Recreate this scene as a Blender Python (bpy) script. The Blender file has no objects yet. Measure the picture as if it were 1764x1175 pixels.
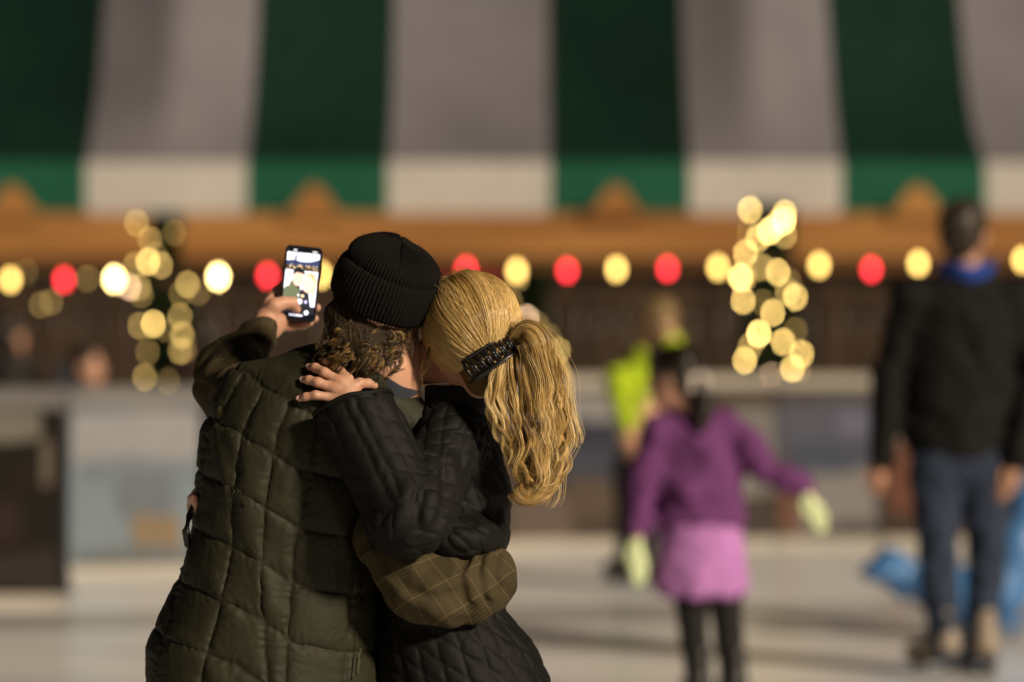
import bpy, math, random
import numpy as np
from mathutils import Vector
random.seed(7); RNG = np.random.default_rng(11)
D = bpy.data; SC = bpy.context.scene; COL = SC.collection
PI = math.pi; R = math.radians

# ------------------------------------------------------------------ camera
EYE = 1.72                      # camera height above the ice
FPX, CX, HY = 6615.0, 882.0, 430.0   # focal length in photo pixels, centre column, horizon row
cd = D.cameras.new('camera'); cam = D.objects.new('camera', cd); COL.objects.link(cam)
cam.location = (0, 0, EYE); cam.rotation_euler = (R(90), 0, 0)
cd.sensor_width = 36; cd.lens = 36 * FPX / 1764.0
cd.shift_y = -(587.5 - HY) / 1764.0
cd.clip_end = 500
cd.dof.use_dof = True; cd.dof.focus_distance = 7.47; cd.dof.aperture_fstop = 1.72; cd.dof.aperture_ratio = 1.12
SC.camera = cam
# ------------------------------------------------------------------ light
SUN_AZ, SUN_EL = 47.0, 26.0     # degrees to the right of straight behind the camera, and height
wd = D.worlds.new('World'); SC.world = wd; wd.use_nodes = True
nt = wd.node_tree; bg = nt.nodes['Background']
sk = nt.nodes.new('ShaderNodeTexSky'); sk.sky_type = 'NISHITA'; sk.sun_disc = False
sk.sun_elevation = R(30.0); sk.sun_rotation = R(180 - SUN_AZ)
nt.links.new(sk.outputs[0], bg.inputs[0]); bg.inputs[1].default_value = 0.0030
sl = D.lights.new('floodlight', 'SUN'); sl.energy = 4.2; sl.angle = R(8); sl.color = (1.0, 0.85, 0.65)
so = D.objects.new('floodlight', sl); COL.objects.link(so)
az, el = R(SUN_AZ), R(SUN_EL)
sdir = Vector((math.sin(az) * math.cos(el), -math.cos(az) * math.cos(el), math.sin(el)))
so.rotation_euler = sdir.to_track_quat('Z', 'Y').to_euler(); so.location = (8, -8, 9)
SC.view_settings.view_transform = 'Standard'; SC.view_settings.look = 'None'
SC.view_settings.exposure = 0.32; SC.view_settings.gamma = 1.0
SC.cycles.use_denoising = True
SC.cycles.use_adaptive_sampling = False
SC.cycles.sample_clamp_indirect = 4.0
SC.cycles.max_bounces = 6

# ------------------------------------------------------------------ helpers
def W(px, py, Y):
    """world point seen at photo pixel (px, py) at distance Y"""
    return np.array([(px - CX) / FPX * Y, Y, EYE - (py - HY) / FPX * Y])
Y0 = 7.6
def C(px, py, d=0.0): return W(px, py, Y0 + d)

def tag(o, label=None, cat=None, group=None, kind=None):
    if label: o['label'] = label
    if cat: o['category'] = cat
    if group: o['group'] = group
    if kind: o['kind'] = kind
    return o
def empty(name, loc, label, cat, group=None):
    o = D.objects.new(name, None); COL.objects.link(o); o.location = tuple(float(v) for v in loc)
    o.empty_display_size = .2
    return tag(o, label, cat, group)
def mesh(name, V, F, mats, parent=None, smooth=True, attrs=None, mi=None, loc=None):
    """V world coordinates; object origin moved to parent's (or loc)"""
    V = np.asarray(V, dtype=np.float64)
    org = np.array(parent_loc(parent)) if parent is not None else (np.array(loc, dtype=float) if loc is not None else np.zeros(3))
    me = D.meshes.new(name)
    if isinstance(F, np.ndarray):
        n, k = F.shape
        me.vertices.add(len(V)); me.vertices.foreach_set('co', (V - org).astype(np.float32).ravel())
        me.loops.add(n * k); me.loops.foreach_set('vertex_index', F.astype(np.int32).ravel())
        me.polygons.add(n); me.polygons.foreach_set('loop_start', np.arange(0, n * k, k, dtype=np.int32))
        try: me.polygons.foreach_set('loop_total', np.full(n, k, dtype=np.int32))
        except Exception: pass
    else:
        me.from_pydata((V - org).tolist(), [], F)
    if mi is not None: me.polygons.foreach_set('material_index', np.asarray(mi, dtype=np.int32))
    me.update(calc_edges=True); me.validate()
    if smooth: me.polygons.foreach_set('use_smooth', np.ones(len(me.polygons), dtype=bool))
    for k, a in (attrs or {}).items():
        a = np.asarray(a, dtype=np.float32)
        if a.ndim == 1:
            at = me.attributes.new(k, 'FLOAT', 'POINT'); at.data.foreach_set('value', a)
        elif a.shape[1] == 4:
            at = me.attributes.new(k, 'FLOAT_COLOR', 'POINT'); at.data.foreach_set('color', a.ravel())
        else:
            at = me.attributes.new(k, 'FLOAT_VECTOR', 'POINT'); at.data.foreach_set('vector', a.ravel())
    for m in (mats if isinstance(mats, (list, tuple)) else [mats]): me.materials.append(m)
    o = D.objects.new(name, me); COL.objects.link(o)
    if parent is not None: o.parent = parent
    else: o.location = tuple(org)
    return o
WL = {}
def parent_loc(p):
    l = np.zeros(3)
    while p is not None:
        l = l + np.array(p.location[:]); p = p.parent
    return l
class MB:
    """collects plain shapes into one mesh"""
    def __init__(s): s.v = []; s.f = []; s.m = []
    def add(s, V, F, m=0):
        b = len(s.v); s.v += [tuple(float(c) for c in v) for v in V]
        s.f += [tuple(b + i for i in f) for f in F]; s.m += [m] * len(F); return s
    def box(s, lo, hi, m=0, bev=0.0):
        (x0, y0, z0), (x1, y1, z1) = lo, hi
        if bev <= 0:
            return s.add([(x0,y0,z0),(x1,y0,z0),(x1,y1,z0),(x0,y1,z0),(x0,y0,z1),(x1,y0,z1),(x1,y1,z1),(x0,y1,z1)],
                  [(0,3,2,1),(4,5,6,7),(0,1,5,4),(1,2,6,5),(2,3,7,6),(3,0,4,7)], m)
        b = bev; V = []; 
        for z, i in ((z0, b), (z0 + b, 0), (z1 - b, 0), (z1, b)):
            V += [(x0+i+b*(i==0), y0+i, z), (x1-i-b*(i==0), y0+i, z), (x1-i, y0+i+b*(i==0), z), (x1-i, y1-i-b*(i==0), z),
                  (x1-i-b*(i==0), y1-i, z), (x0+i+b*(i==0), y1-i, z), (x0+i, y1-i-b*(i==0), z), (x0+i, y0+i+b*(i==0), z)]
        F = [tuple(range(7, -1, -1)), tuple(range(24, 32))]
        for r in range(3):
            for k in range(8): F.append((8*r+k, 8*r+(k+1) % 8, 8*r+8+(k+1) % 8, 8*r+8+k))
        return s.add(V, F, m)
    def tube(s, pts, rad, n=8, m=0):
        pts = np.array(pts, float); rad = np.broadcast_to(np.array(rad, float), (len(pts),))
        V, F = tube_arrays(pts[None], rad[None], n, caps=True); return s.add(V, [tuple(f) for f in F], m)
    def build(s, name, mats, parent=None, smooth=False, loc=None):
        return mesh(name, s.v, s.f, mats, parent, smooth, mi=s.m, loc=loc)

def tube_arrays(P, rad, n=3, caps=False):
    """P (k, m, 3) paths, rad (k, m): tubes of n sides"""
    k, m, _ = P.shape
    T = np.gradient(P, axis=1); T /= np.linalg.norm(T, axis=2, keepdims=True) + 1e-9
    ref = np.zeros_like(T); ref[..., 2] = 1
    par = np.abs(T[..., 2]) > .9; ref[par] = (1, 0, 0)
    if k > 50: ref = np.broadcast_to(np.array([.35, .8, .3]), T.shape)
    A = np.cross(T, ref); A /= np.linalg.norm(A, axis=2, keepdims=True) + 1e-9
    B = np.cross(T, A)
    ang = np.arange(n) * 2 * PI / n
    V = P[:, :, None, :] + rad[:, :, None, None] * (np.cos(ang)[None, None, :, None] * A[:, :, None, :] + np.sin(ang)[None, None, :, None] * B[:, :, None, :])
    idx = np.arange(k * m * n).reshape(k, m, n)
    a = idx[:, :-1, :]; b = np.roll(idx, -1, axis=2)[:, :-1, :]; c = np.roll(idx, -1, axis=2)[:, 1:, :]; d = idx[:, 1:, :]
    F = np.stack([a, b, c, d], axis=-1).reshape(-1, 4)
    V = V.reshape(-1, 3)
    if caps:
        F = [tuple(f) for f in F] + [tuple(idx[0, 0, ::-1])] + [tuple(idx[0, -1])]
    return V, F

# ---- materials
def mat(name, col, rough=.6, bump=None, noise=None, sheen=0, emit=None, metal=0, attr=None, sss=0, spec=None, coat=0):
    m = D.materials.new(name); m.use_nodes = True; n = m.node_tree.nodes; L = m.node_tree.links
    b = n['Principled BSDF']; b.inputs['Base Color'].default_value = (*col, 1); b.inputs['Roughness'].default_value = rough
    b.inputs['Metallic'].default_value = metal
    if spec is None and rough > .55: spec = .12
    if spec is not None: b.inputs['Specular IOR Level'].default_value = spec
    if coat: b.inputs['Coat Weight'].default_value = coat
    if sheen: b.inputs['Sheen Weight'].default_value = sheen
    if sss:
        b.inputs['Subsurface Weight'].default_value = sss; b.inputs['Subsurface Radius'].default_value = (.012, .004, .002); b.inputs['Subsurface Scale'].default_value = 1
    if emit:
        b.inputs['Emission Color'].default_value = (*emit[0], 1); b.inputs['Emission Strength'].default_value = emit[1]
    tc = n.new('ShaderNodeTexCoord')
    if noise:   # (scale, other colour, amount, stretch)
        sc_, c2, amt, st = noise
        mp = n.new('ShaderNodeMapping'); mp.inputs['Scale'].default_value = st; L.new(tc.outputs['Object'], mp.inputs[0])
        nz = n.new('ShaderNodeTexNoise'); nz.inputs['Scale'].default_value = sc_; nz.inputs['Detail'].default_value = 5; L.new(mp.outputs[0], nz.inputs['Vector'])
        rp = n.new('ShaderNodeValToRGB'); rp.color_ramp.elements[0].position = .5 - amt / 2; rp.color_ramp.elements[1].position = .5 + amt / 2
        rp.color_ramp.elements[0].color = (*col, 1); rp.color_ramp.elements[1].color = (*c2, 1)
        L.new(nz.outputs[0], rp.inputs[0]); L.new(rp.outputs[0], b.inputs['Base Color'])
    if bump:    # (scale, strength, distance)
        nz = n.new('ShaderNodeTexNoise'); nz.inputs['Scale'].default_value = bump[0]; nz.inputs['Detail'].default_value = 6; L.new(tc.outputs['Object'], nz.inputs['Vector'])
        bp = n.new('ShaderNodeBump'); bp.inputs['Strength'].default_value = bump[1]; bp.inputs['Distance'].default_value = bump[2]
        L.new(nz.outputs[0], bp.inputs['Height']); L.new(bp.outputs[0], b.inputs['Normal'])
    if attr == 'color':
        a = n.new('ShaderNodeAttribute'); a.attribute_name = 'Col'; L.new(a.outputs['Color'], b.inputs['Base Color'])
        if emit: L.new(a.outputs['Color'], b.inputs['Emission Color'])
    return m

# ------------------------------------------------------------------ distance-field modelling
f32 = np.float32
def A3(p): return np.asarray(p, dtype=f32)
def cap(p, a, b, ra, rb=None):
    rb = ra if rb is None else rb
    a, b = A3(a), A3(b); ba = b - a; pa = p - a
    h = np.clip(pa @ ba / max(float(ba @ ba), 1e-9), 0, 1)
    q = pa - h[:, None] * ba
    return np.sqrt((q * q).sum(1)) - (ra + (rb - ra) * h)
def ell(p, c, r, M=None):
    q = p - A3(c)
    if M is not None: q = q @ A3(M).T
    r = A3(r); k0 = np.sqrt(((q / r) ** 2).sum(1)); k1 = np.sqrt(((q / (r * r)) ** 2).sum(1))
    return k0 * (k0 - 1) / np.maximum(k1, 1e-6)
def smin(a, b, k):
    h = np.clip(.5 + .5 * (b - a) / k, 0, 1); return b + (a - b) * h - k * h * (1 - h)
def smax(a, b, k): return -smin(-a, -b, k)
def chain(p, pts, rad, k=.02):
    d = None
    for i in range(len(pts) - 1):
        e = cap(p, pts[i], pts[i+1], rad[i], rad[i+1]); d = e if d is None else smin(d, e, k)
    return d
def loft(p, rows):
    """rows: list of (z, cx, cy, a, b), elliptical sections stacked in z"""
    rows = sorted(rows); z = np.array([r[0] for r in rows]); zz = np.clip(p[:, 2], z[0], z[-1])
    cx, cy, a, b = [np.interp(zz, z, [r[i] for r in rows]).astype(f32) for i in (1, 2, 3, 4)]
    x = p[:, 0] - cx; y = p[:, 1] - cy
    r = np.sqrt((x / a) ** 2 + (y / b) ** 2) + 1e-6
    g = np.sqrt((x / (a * a)) ** 2 + (y / (b * b)) ** 2) / r
    d = (r - 1) / np.maximum(g, 1e-3)
    d = np.maximum(d, -np.minimum(a, b))
    top = p[:, 2] - z[-1]; bot = z[0] - p[:, 2]
    return smax(d, np.maximum(top, bot).astype(f32), .03)
def seg_d(p, a, b):
    return cap(p, a, b, 0.0)
def ridge(p, pts, w, amp):
    d = None
    for i in range(len(pts) - 1):
        e = seg_d(p, pts[i], pts[i+1]); d = e if d is None else np.minimum(d, e)
    return amp * np.exp(-(d / w) ** 2)
class Noise:
    def __init__(s, freq, n=10, seed=0, aniso=(1, 1, 1)):
        r = np.random.default_rng(seed); v = r.normal(size=(n, 3)); v /= np.linalg.norm(v, axis=1, keepdims=True)
        s.k = (v * freq * r.uniform(.5, 1.6, (n, 1)) * 2 * PI * np.array(aniso)).astype(f32); s.ph = r.uniform(0, 2 * PI, n).astype(f32); s.n = n
    def __call__(s, p): return np.sin(p @ s.k.T + s.ph).sum(1) / math.sqrt(s.n)

def evalf(f, P, chunk=400000):
    P = P.astype(f32); out = np.empty(len(P), dtype=f32)
    for i in range(0, len(P), chunk): out[i:i+chunk] = f(P[i:i+chunk])
    return out
def nets(f, lo, hi, h, margin=.02):
    lo = np.array(lo, float); hi = np.array(hi, float)
    n = (np.ceil((hi - lo) / h / 4).astype(int)) * 4 + 1
    ax = [lo[i] + h * np.arange(n[i]) for i in range(3)]
    cx = [a[::4] for a in ax]
    Pc = np.stack(np.meshgrid(*cx, indexing='ij'), -1).reshape(-1, 3)
    Fc = evalf(f, Pc).reshape([len(c) for c in cx])
    ii = [np.round(np.arange(n[i]) / 4).astype(int) for i in range(3)]
    F = Fc[np.ix_(*ii)].copy()
    need = np.argwhere(np.abs(F) < 4 * h * 1.3 + margin)
    Pn = lo + h * need
    F[need[:, 0], need[:, 1], need[:, 2]] = evalf(f, Pn)
    s = F < 0
    m = np.array(F.shape) - 1
    cs = np.zeros(m, dtype=np.int8)
    sl_ = lambda o, d: slice(o, o + m[d])
    for dx in (0, 1):
        for dy in (0, 1):
            for dz in (0, 1): cs += s[sl_(dx,0), sl_(dy,1), sl_(dz,2)]
    act = np.argwhere((cs > 0) & (cs < 8)); idx = -np.ones(m, dtype=np.int64)
    idx[act[:, 0], act[:, 1], act[:, 2]] = np.arange(len(act))
    acc = np.zeros((len(act), 3)); cnt = np.zeros(len(act))
    for axis in range(3):
        o1, o2 = [i for i in range(3) if i != axis]
        for u in (0, 1):
            for v in (0, 1):
                c0 = act.copy(); c0[:, o1] += u; c0[:, o2] += v; c1 = c0.copy(); c1[:, axis] += 1
                f0 = F[c0[:,0], c0[:,1], c0[:,2]]; f1 = F[c1[:,0], c1[:,1], c1[:,2]]
                x = (f0 < 0) != (f1 < 0); t = np.where(x, f0 / np.where(x, f0 - f1, 1), 0)
                pt = c0.astype(float); pt[:, axis] += t
                acc += pt * x[:, None]; cnt += x
    V = lo + h * acc / np.maximum(cnt, 1)[:, None]
    Q = []
    for axis in range(3):
        b1, b2 = (axis + 1) % 3, (axis + 2) % 3
        sA = [slice(None)] * 3; sB = [slice(None)] * 3; sA[axis] = slice(0, -1); sB[axis] = slice(1, None)
        e = np.argwhere(s[tuple(sA)] != s[tuple(sB)])
        ok = (e[:, b1] > 0) & (e[:, b2] > 0) & (e[:, b1] < m[b1]) & (e[:, b2] < m[b2]); e = e[ok]
        q = []
        for (u, v) in ((-1, -1), (0, -1), (0, 0), (-1, 0)):
            c = e.copy(); c[:, b1] += u; c[:, b2] += v; q.append(idx[c[:,0], c[:,1], c[:,2]])
        q = np.stack(q, 1); fl = ~s[e[:,0], e[:,1], e[:,2]]; q[fl] = q[fl][:, ::-1]; Q.append(q)
    Q = np.concatenate(Q); Q = Q[(Q >= 0).all(1)]
    return V, Q
def split(V, Q):
    nv = len(V); e = np.stack([Q, np.roll(Q, -1, 1)], -1); es = np.sort(e.reshape(-1, 2), 1)
    key = es[:, 0] * nv + es[:, 1]; uk, inv = np.unique(key, return_inverse=True)
    mid = (V[uk // nv] + V[uk % nv]) / 2; ctr = V[Q].mean(1)
    inv = inv.reshape(-1, 4) + nv; cc = np.arange(len(Q)) + nv + len(mid)
    out = [np.stack([Q[:, i], inv[:, i], cc, inv[:, (i + 3) % 4]], 1) for i in range(4)]
    return np.concatenate([V, mid, ctr]), np.concatenate(out)
def project(f, V, it=2, lim=.02):
    e = 8e-4; V = V.astype(f32)
    for _ in range(it):
        d = evalf(f, V); g = np.stack([evalf(f, V + np.array(o, dtype=f32)) - d for o in ((e,0,0),(0,e,0),(0,0,e))], 1) / e
        gn = np.maximum((g * g).sum(1), .15); V = V - (np.clip(d, -lim, lim) / gn)[:, None] * g
    return V.astype(float)
def sdf(f, lo, hi, h, sub=0, it=2, base=None):
    """mesh of a field; base = smooth field used for the voxel pass"""
    V, Q = nets(base or f, lo, hi, h)
    for _ in range(sub): V, Q = split(V, Q)
    if base is not None: V = project(base, V, 1)
    V = project(f, V, it)
    return V, Q
def relax(V, Q, it=2, lam=.5):
    n = len(V); e = np.concatenate([Q[:, [i, (i + 1) % 4]] for i in range(4)]); deg = np.bincount(e.ravel(), minlength=n)
    for _ in range(it):
        A = np.stack([np.bincount(e[:, 0], V[e[:, 1], i], n) + np.bincount(e[:, 1], V[e[:, 0], i], n) for i in range(3)], 1) / np.maximum(deg, 1)[:, None]
        V = V + lam * (A - V)
    return V
def bbox(pts, pad):
    p = np.array(pts); return p.min(0) - pad, p.max(0) + pad
def hit(f, px, py, ya=Y0 - .7, yb=Y0 + .9, n=900):
    """first point of field f on the line from the camera through a photo pixel"""
    Y = np.linspace(ya, yb, n); P = np.stack([(px - CX) / FPX * Y, Y, EYE - (py - HY) / FPX * Y], 1)
    d = evalf(f, P); i = int(np.argmax(d < 0)) if (d < 0).any() else int(np.argmin(d)); return P[i]
def frame(fwd, up):
    f = np.array(fwd, float); f /= np.linalg.norm(f); u = np.array(up, float); u -= f * (u @ f); u /= np.linalg.norm(u)
    return np.stack([np.cross(f, u), f, u])      # rows: right, forward, up
def upframe(fwd, up):
    u = np.array(up, float); u /= np.linalg.norm(u); f = np.array(fwd, float); f -= u * (u @ f); f /= np.linalg.norm(f)
    return np.stack([np.cross(f, u), f, u])

#@@BACKGROUND
#@@FIGURES
#@@COUPLE
# ================================================================== the rink and what stands round it
def S(o, **k): return tag(o, kind='structure')
M_ice = mat('ice_surface', (.84, .83, .82), .26, noise=(.8, (.52, .51, .505), .55, (.16, 1.3, 1)), bump=(6, .15, .01))
b = MB(); n_ = 24
V = [(-60 + 120 * i / n_, -12 + 120 * j / n_, 0) for j in range(n_ + 1) for i in range(n_ + 1)]
F = [(j * (n_ + 1) + i, j * (n_ + 1) + i + 1, (j + 1) * (n_ + 1) + i + 1, (j + 1) * (n_ + 1) + i) for j in range(n_) for i in range(n_)]
S(mesh('ice', V, F, M_ice))
# darker grey band across the ice near the boards
M_band = mat('dark_band', (.26, .245, .24), .25, noise=(2, (.50, .48, .47), .5, (.3, 3, 1)))
def GY(py): return EYE * FPX / (py - HY)
def ground_strip(name, rows, m):
    V = []; 
    for px, pa, pb in rows: a = W(px, pa, GY(pa)); c = W(px, pb, GY(pb)); V += [(a[0], a[1], .004), (c[0], c[1], .004)]
    S(mesh(name, V, [(2*i, 2*i+2, 2*i+3, 2*i+1) for i in range(len(rows) - 1)], m))
ground_strip('dark_band_on_ice', [(-300, 1092, 1060), (200, 1084, 1056), (900, 1076, 1042), (1300, 1068, 1040), (1600, 1066, 1044), (2100, 1075, 1050)], M_band)
# ground behind the boards
S(mesh('ground', [(-30, 22.9, .01), (30, 22.9, .01), (30, 80, .01), (-30, 80, .01)], [(0, 1, 2, 3)], mat('paving', (.09, .08, .07), .9, noise=(4, (.06, .055, .05), .6, (1, 1, 1)))))

# ---- boards of the rink: separate panels, each printed, on a run that comes nearer at the left
M_cap = mat('cap_rail', (.38, .34, .28), .45, noise=(1.5, (.27, .24, .20), .6, (1, 1, 1)))
M_capd = mat('grey_cap_rail', (.17, .16, .155), .45, noise=(1.5, (.11, .10, .10), .6, (1, 1, 1)))
M_kick = mat('kick_plate', (.42, .38, .31), .5, noise=(5, (.34, .30, .25), .6, (1, 1, 1)))
M_post = mat('dark_post', (.02, .022, .035), .5)
PAL = {}
def pm(c, r=.45):
    c = [v * .45 for v in c]; k = tuple(c)
    if k not in PAL: PAL[k] = mat('printed_colour', k, r, noise=(6, tuple(x * .82 for x in k), .6, (1, 1, 1)))
    return PAL[k]
def board(x0, x1, y0, y1, h, base, patches, label, group='advertising boards round the rink', kick=True, capm=None):
    """one panel between two ground points, patches = (u0, v0, u1, v1, colour[, lean])"""
    a = np.array([x0, y0]); c = np.array([x1, y1]); d = c - a; L_ = np.linalg.norm(d); d /= L_; nrm = np.array([d[1], -d[0]])
    o = empty('rink_board', (*(a + c) / 2, 0), label, 'rink board', group)
    def q(u, v, w): p = a + d * u * L_ + nrm * w; return (p[0], p[1], v)
    def boxp(u0, u1, v0, v1, w0, w1): return [q(u0, v0, w1), q(u1, v0, w1), q(u1, v0, w0), q(u0, v0, w0), q(u0, v1, w1), q(u1, v1, w1), q(u1, v1, w0), q(u0, v1, w0)]
    BF = [(0, 3, 2, 1), (4, 5, 6, 7), (0, 1, 5, 4), (1, 2, 6, 5), (2, 3, 7, 6), (3, 0, 4, 7)]
    mesh('panel', boxp(.003, .997, .0, h - .04, -.03, .03), BF, base, o, False)
    m = MB(); m.add(boxp(.0, 1., h - .04, h + (.06 if capm else .03), -.06, .055), BF); m.build('cap_rail', capm or M_cap, o)
    if kick: m = MB(); m.add(boxp(.003, .997, .0, .05, .03, .045), BF); m.build('kick_plate', M_kick, o)
    for k, pt in enumerate(patches):
        u0, v0, u1, v1, col = pt[:5]; ln = pt[5] if len(pt) > 5 else 0; z = .0325 + .0022 * k
        m = MB(); n = 17; vv = []; oval = len(pt) > 6
        for i in range(n):
            t = i / (n - 1); w = .012 * math.sin(7 * t + k * 2)
            h_ = (v1 - v0) / 2 * (math.sqrt(max(1 - (2 * t - 1) ** 2, .01)) * (1 + .25 * math.sin(9 * t)) if oval else 1); vm = (v0 + v1) / 2 + ln * t
            vv += [q(u0 + (u1 - u0) * t, vm - h_ + w, z), q(u0 + (u1 - u0) * t, vm + h_ - w, z)]
        m.add(vv, [(2 * i, 2 * i + 2, 2 * i + 3, 2 * i + 1) for i in range(n - 1)]); m.build('printed_patch', pm(col), o)
def gx(px, Y): return (px - CX) / FPX * Y
M_pale = mat('pale_blue_panel', (.15, .185, .215), .45, noise=(1.6, (.10, .135, .165), .6, (1, 1, 1)))
M_dk = mat('dark_panel', (.010, .009, .008), .6, noise=(4, (.018, .013, .010), .6, (1, 1, 1)))
M_brown = mat('brown_panel', (.038, .025, .018), .6, noise=(3, (.065, .046, .036), .6, (1, 1, 1)))
M_greyp = mat('grey_panel', (.052, .046, .048), .6, noise=(3, (.09, .08, .08), .6, (1, 1, 1)))
board(gx(-140, 18.6), gx(112, 18.6), 18.6, 18.6, .99, M_dk, [(.05, .80, .84, .95, (.36, .33, .27)), (.84, .58, .92, .80, (.26, .20, .15)), (.05, .08, .95, .26, (.05, .038, .032)), (.35, .30, .7, .5, (.05, .02, .014))], 'dark near board at the far left with a pale band along its top', capm=M_capd)
board(gx(118, 20.2), gx(345, 20.4), 20.2, 20.4, .93, M_pale, [(.02, .60, .98, .86, (.52, .50, .52)), (.10, .50, .95, .62, (.27, .33, .40)), (.46, .16, .84, .38, (.40, .27, .14), -.05, 1), (.36, .30, .80, .56, (.22, .26, .31), .0, 1), (.05, .06, .95, .14, (.20, .22, .23))], 'pale blue and white board with an ochre blot behind the vest', capm=M_capd)
board(gx(350, 20.5), gx(640, 21.3), 20.5, 21.3, .95, M_greyp, [(.1, .3, .8, .7, (.3, .3, .32))], 'grey board hidden behind the couple')
board(gx(645, 21.3), gx(870, 22.0), 21.3, 22.0, .96, M_brown, [], 'brown board hidden behind the jacket')
board(gx(876, 22.1), gx(1075, 22.2), 22.1, 22.2, .96, M_brown, [(.0, .72, 1., .88, (.42, .40, .40)), (.0, .56, 1., .74, (.018, .018, .06)), (.15, .38, .95, .58, (.05, .06, .10)), (.0, .04, .55, .30, (.20, .14, .11)), (.5, .16, .9, .40, (.14, .085, .05))], 'brown board with a navy stripe beside the blonde ponytail')
board(gx(1080, 22.2), gx(1335, 22.3), 22.2, 22.3, .96, M_brown, [(.45, .30, 1.0, .80, (.30, .28, .27)), (.55, .48, .92, .60, (.20, .18, .17)), (.3, .05, 1., .22, (.07, .05, .035)), (.62, .3, .85, .45, (.42, .40, .38))], 'brown board with grey print behind the child in purple')
board(gx(1340, 22.3), gx(1515, 22.3), 22.3, 22.3, .96, M_greyp, [(.0, .54, 1., .82, (.17, .17, .24)), (.1, .40, .9, .60, (.11, .13, .20)), (.22, .10, .95, .40, (.44, .41, .40), .06), (.0, .06, .22, .34, (.30, .14, .08), .02), (.55, .66, .95, .76, (.26, .26, .40))], 'grey board with white and lilac print right of the outstretched glove')
board(gx(1520, 22.3), gx(1780, 22.3), 22.3, 22.3, .96, M_brown, [(.02, .22, .22, .62, (.26, .09, .045), -.05), (.0, .60, .2, .84, (.34, .30, .28)), (.4, .3, .95, .7, (.3, .25, .22))], 'board with a rust red patch behind the man in jeans')
board(gx(1785, 22.3), gx(2060, 22.3), 22.3, 22.3, .96, M_greyp, [], 'board outside the right edge')
# dark posts at the gate
def post(px, Y, h, w, label):
    m = MB(); x = gx(px, Y); m.box((x - w, Y - w, 0), (x + w, Y + w, h), 0, .012); m.box((x - w * 1.5, Y - w * 1.5, 0), (x + w * 1.5, Y + w * 1.5, .02)); m.box((x - w * 1.2, Y - w * 1.2, h), (x + w * 1.2, Y + w * 1.2, h + .02))
    o = m.build('gate_post', M_post, loc=(x, Y, 0)); o.data.transform(__import__('mathutils').Matrix.Identity(4)); tag(o, label, 'post')
post(108, 19.2, 1.12, .035, 'thin dark post between the dark board and the pale board')

# ---- striped tent
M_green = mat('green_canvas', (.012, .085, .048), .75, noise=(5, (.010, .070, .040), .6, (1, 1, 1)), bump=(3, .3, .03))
M_roofw = mat('shaded_white_canvas', (.155, .142, .155), .85, noise=(1.6, (.115, .105, .118), .6, (1, 1, 1)), bump=(3, .3, .03)); M_roofg = mat('shaded_green_canvas', (.0030, .0190, .0120), .85, noise=(2, (.0018, .0120, .0075), .6, (1, 1, 1)), bump=(3, .3, .03))  # dimmer light on the roof painted in: both canvases darker than the valance
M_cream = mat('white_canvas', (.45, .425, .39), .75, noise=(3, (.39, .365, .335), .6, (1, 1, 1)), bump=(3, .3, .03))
M_wood = mat('orange_wood', (.38, .185, .055), .6, noise=(.9, (.20, .08, .025), .5, (.6, 1, 5)), bump=(20, .3, .01))
M_slat = mat('brown_boards', (.060, .038, .024), .8, noise=(4, (.022, .013, .009), .5, (1.6, 1, .12)), bump=(14, .4, .01))
TY = 26.0; tx = lambda px: gx(px, TY); tz = lambda py: EYE - (py - HY) / FPX * TY
bnd = [-1000 + 0 * 1] 
bnd = [-1120, -875, -600, -360, -90, 148, 425, 668, 948, 1188, 1450, 1698, 1970, 2215, 2490, 2740]
tent = empty('striped_tent', (0, TY, 0), 'long tent with a green and white striped canvas roof', 'tent')
def sag(x):     # cloth hangs in between the rafters, 4 m apart
    c = tx(290); t = ((x - c) / (tx(1310) - c)) % 1.0; return .60 * (1 - (2 * t - 1) ** 2) * (.9)
V, F, mi = [], [], []; xs = []
for a, c in zip(bnd[:-1], bnd[1:]): xs += [(tx(a + (c - a) * k / 10), (bnd.index(a)) % 2) for k in range(10)]
NRW = 16; slope = 2.3; rise = 1.7
for i, (x, m_) in enumerate(xs):
    for j in range(NRW + 1):
        t = j / NRW; V.append((x * (1 - .0 * t) , TY + rise * t + sag(x) * .8 * math.sin(PI * min(t * 2.2, 1) * .5), tz(283) + slope * t - sag(x) * .5 * math.sin(PI * min(t * 2.2, 1) * .5) - .10 * math.sin(PI * t) + .012 * math.sin(x * 5 + t * 8)))
for i in range(len(xs) - 1):
    for j in range(NRW): a = i * (NRW + 1) + j; F.append((a, a + NRW + 1, a + NRW + 2, a + 1)); mi.append(0 if xs[i][1] else 1)
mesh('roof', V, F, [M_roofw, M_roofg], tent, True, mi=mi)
V, F, mi = [], [], []
for i, (x, m_) in enumerate(xs):
    for j in range(5): V.append((x, TY - .025 + .018 * math.sin(x * 4 + j * .4) * (j / 4), tz(279) + (tz(366) - tz(279)) * j / 4 + (.03 * math.sin(PI * ((i % 10) / 10 if True else 0)) * -(j == 4) if m_ else 0)))
for i in range(len(xs) - 1):
    for j in range(4): a = i * 5 + j; F.append((a, a + 1, a + 6, a + 5)); mi.append(0 if xs[i][1] else 1)
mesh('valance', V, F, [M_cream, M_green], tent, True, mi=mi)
for k in range(-2, 4):
    x = tx(290 + 1020 * k); m = MB(); m.box((x - .05, TY + .3, 0), (x + .05, TY + .4, tz(283)), 0, .01); m.build('tent_pole', M_post, tent)
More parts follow.
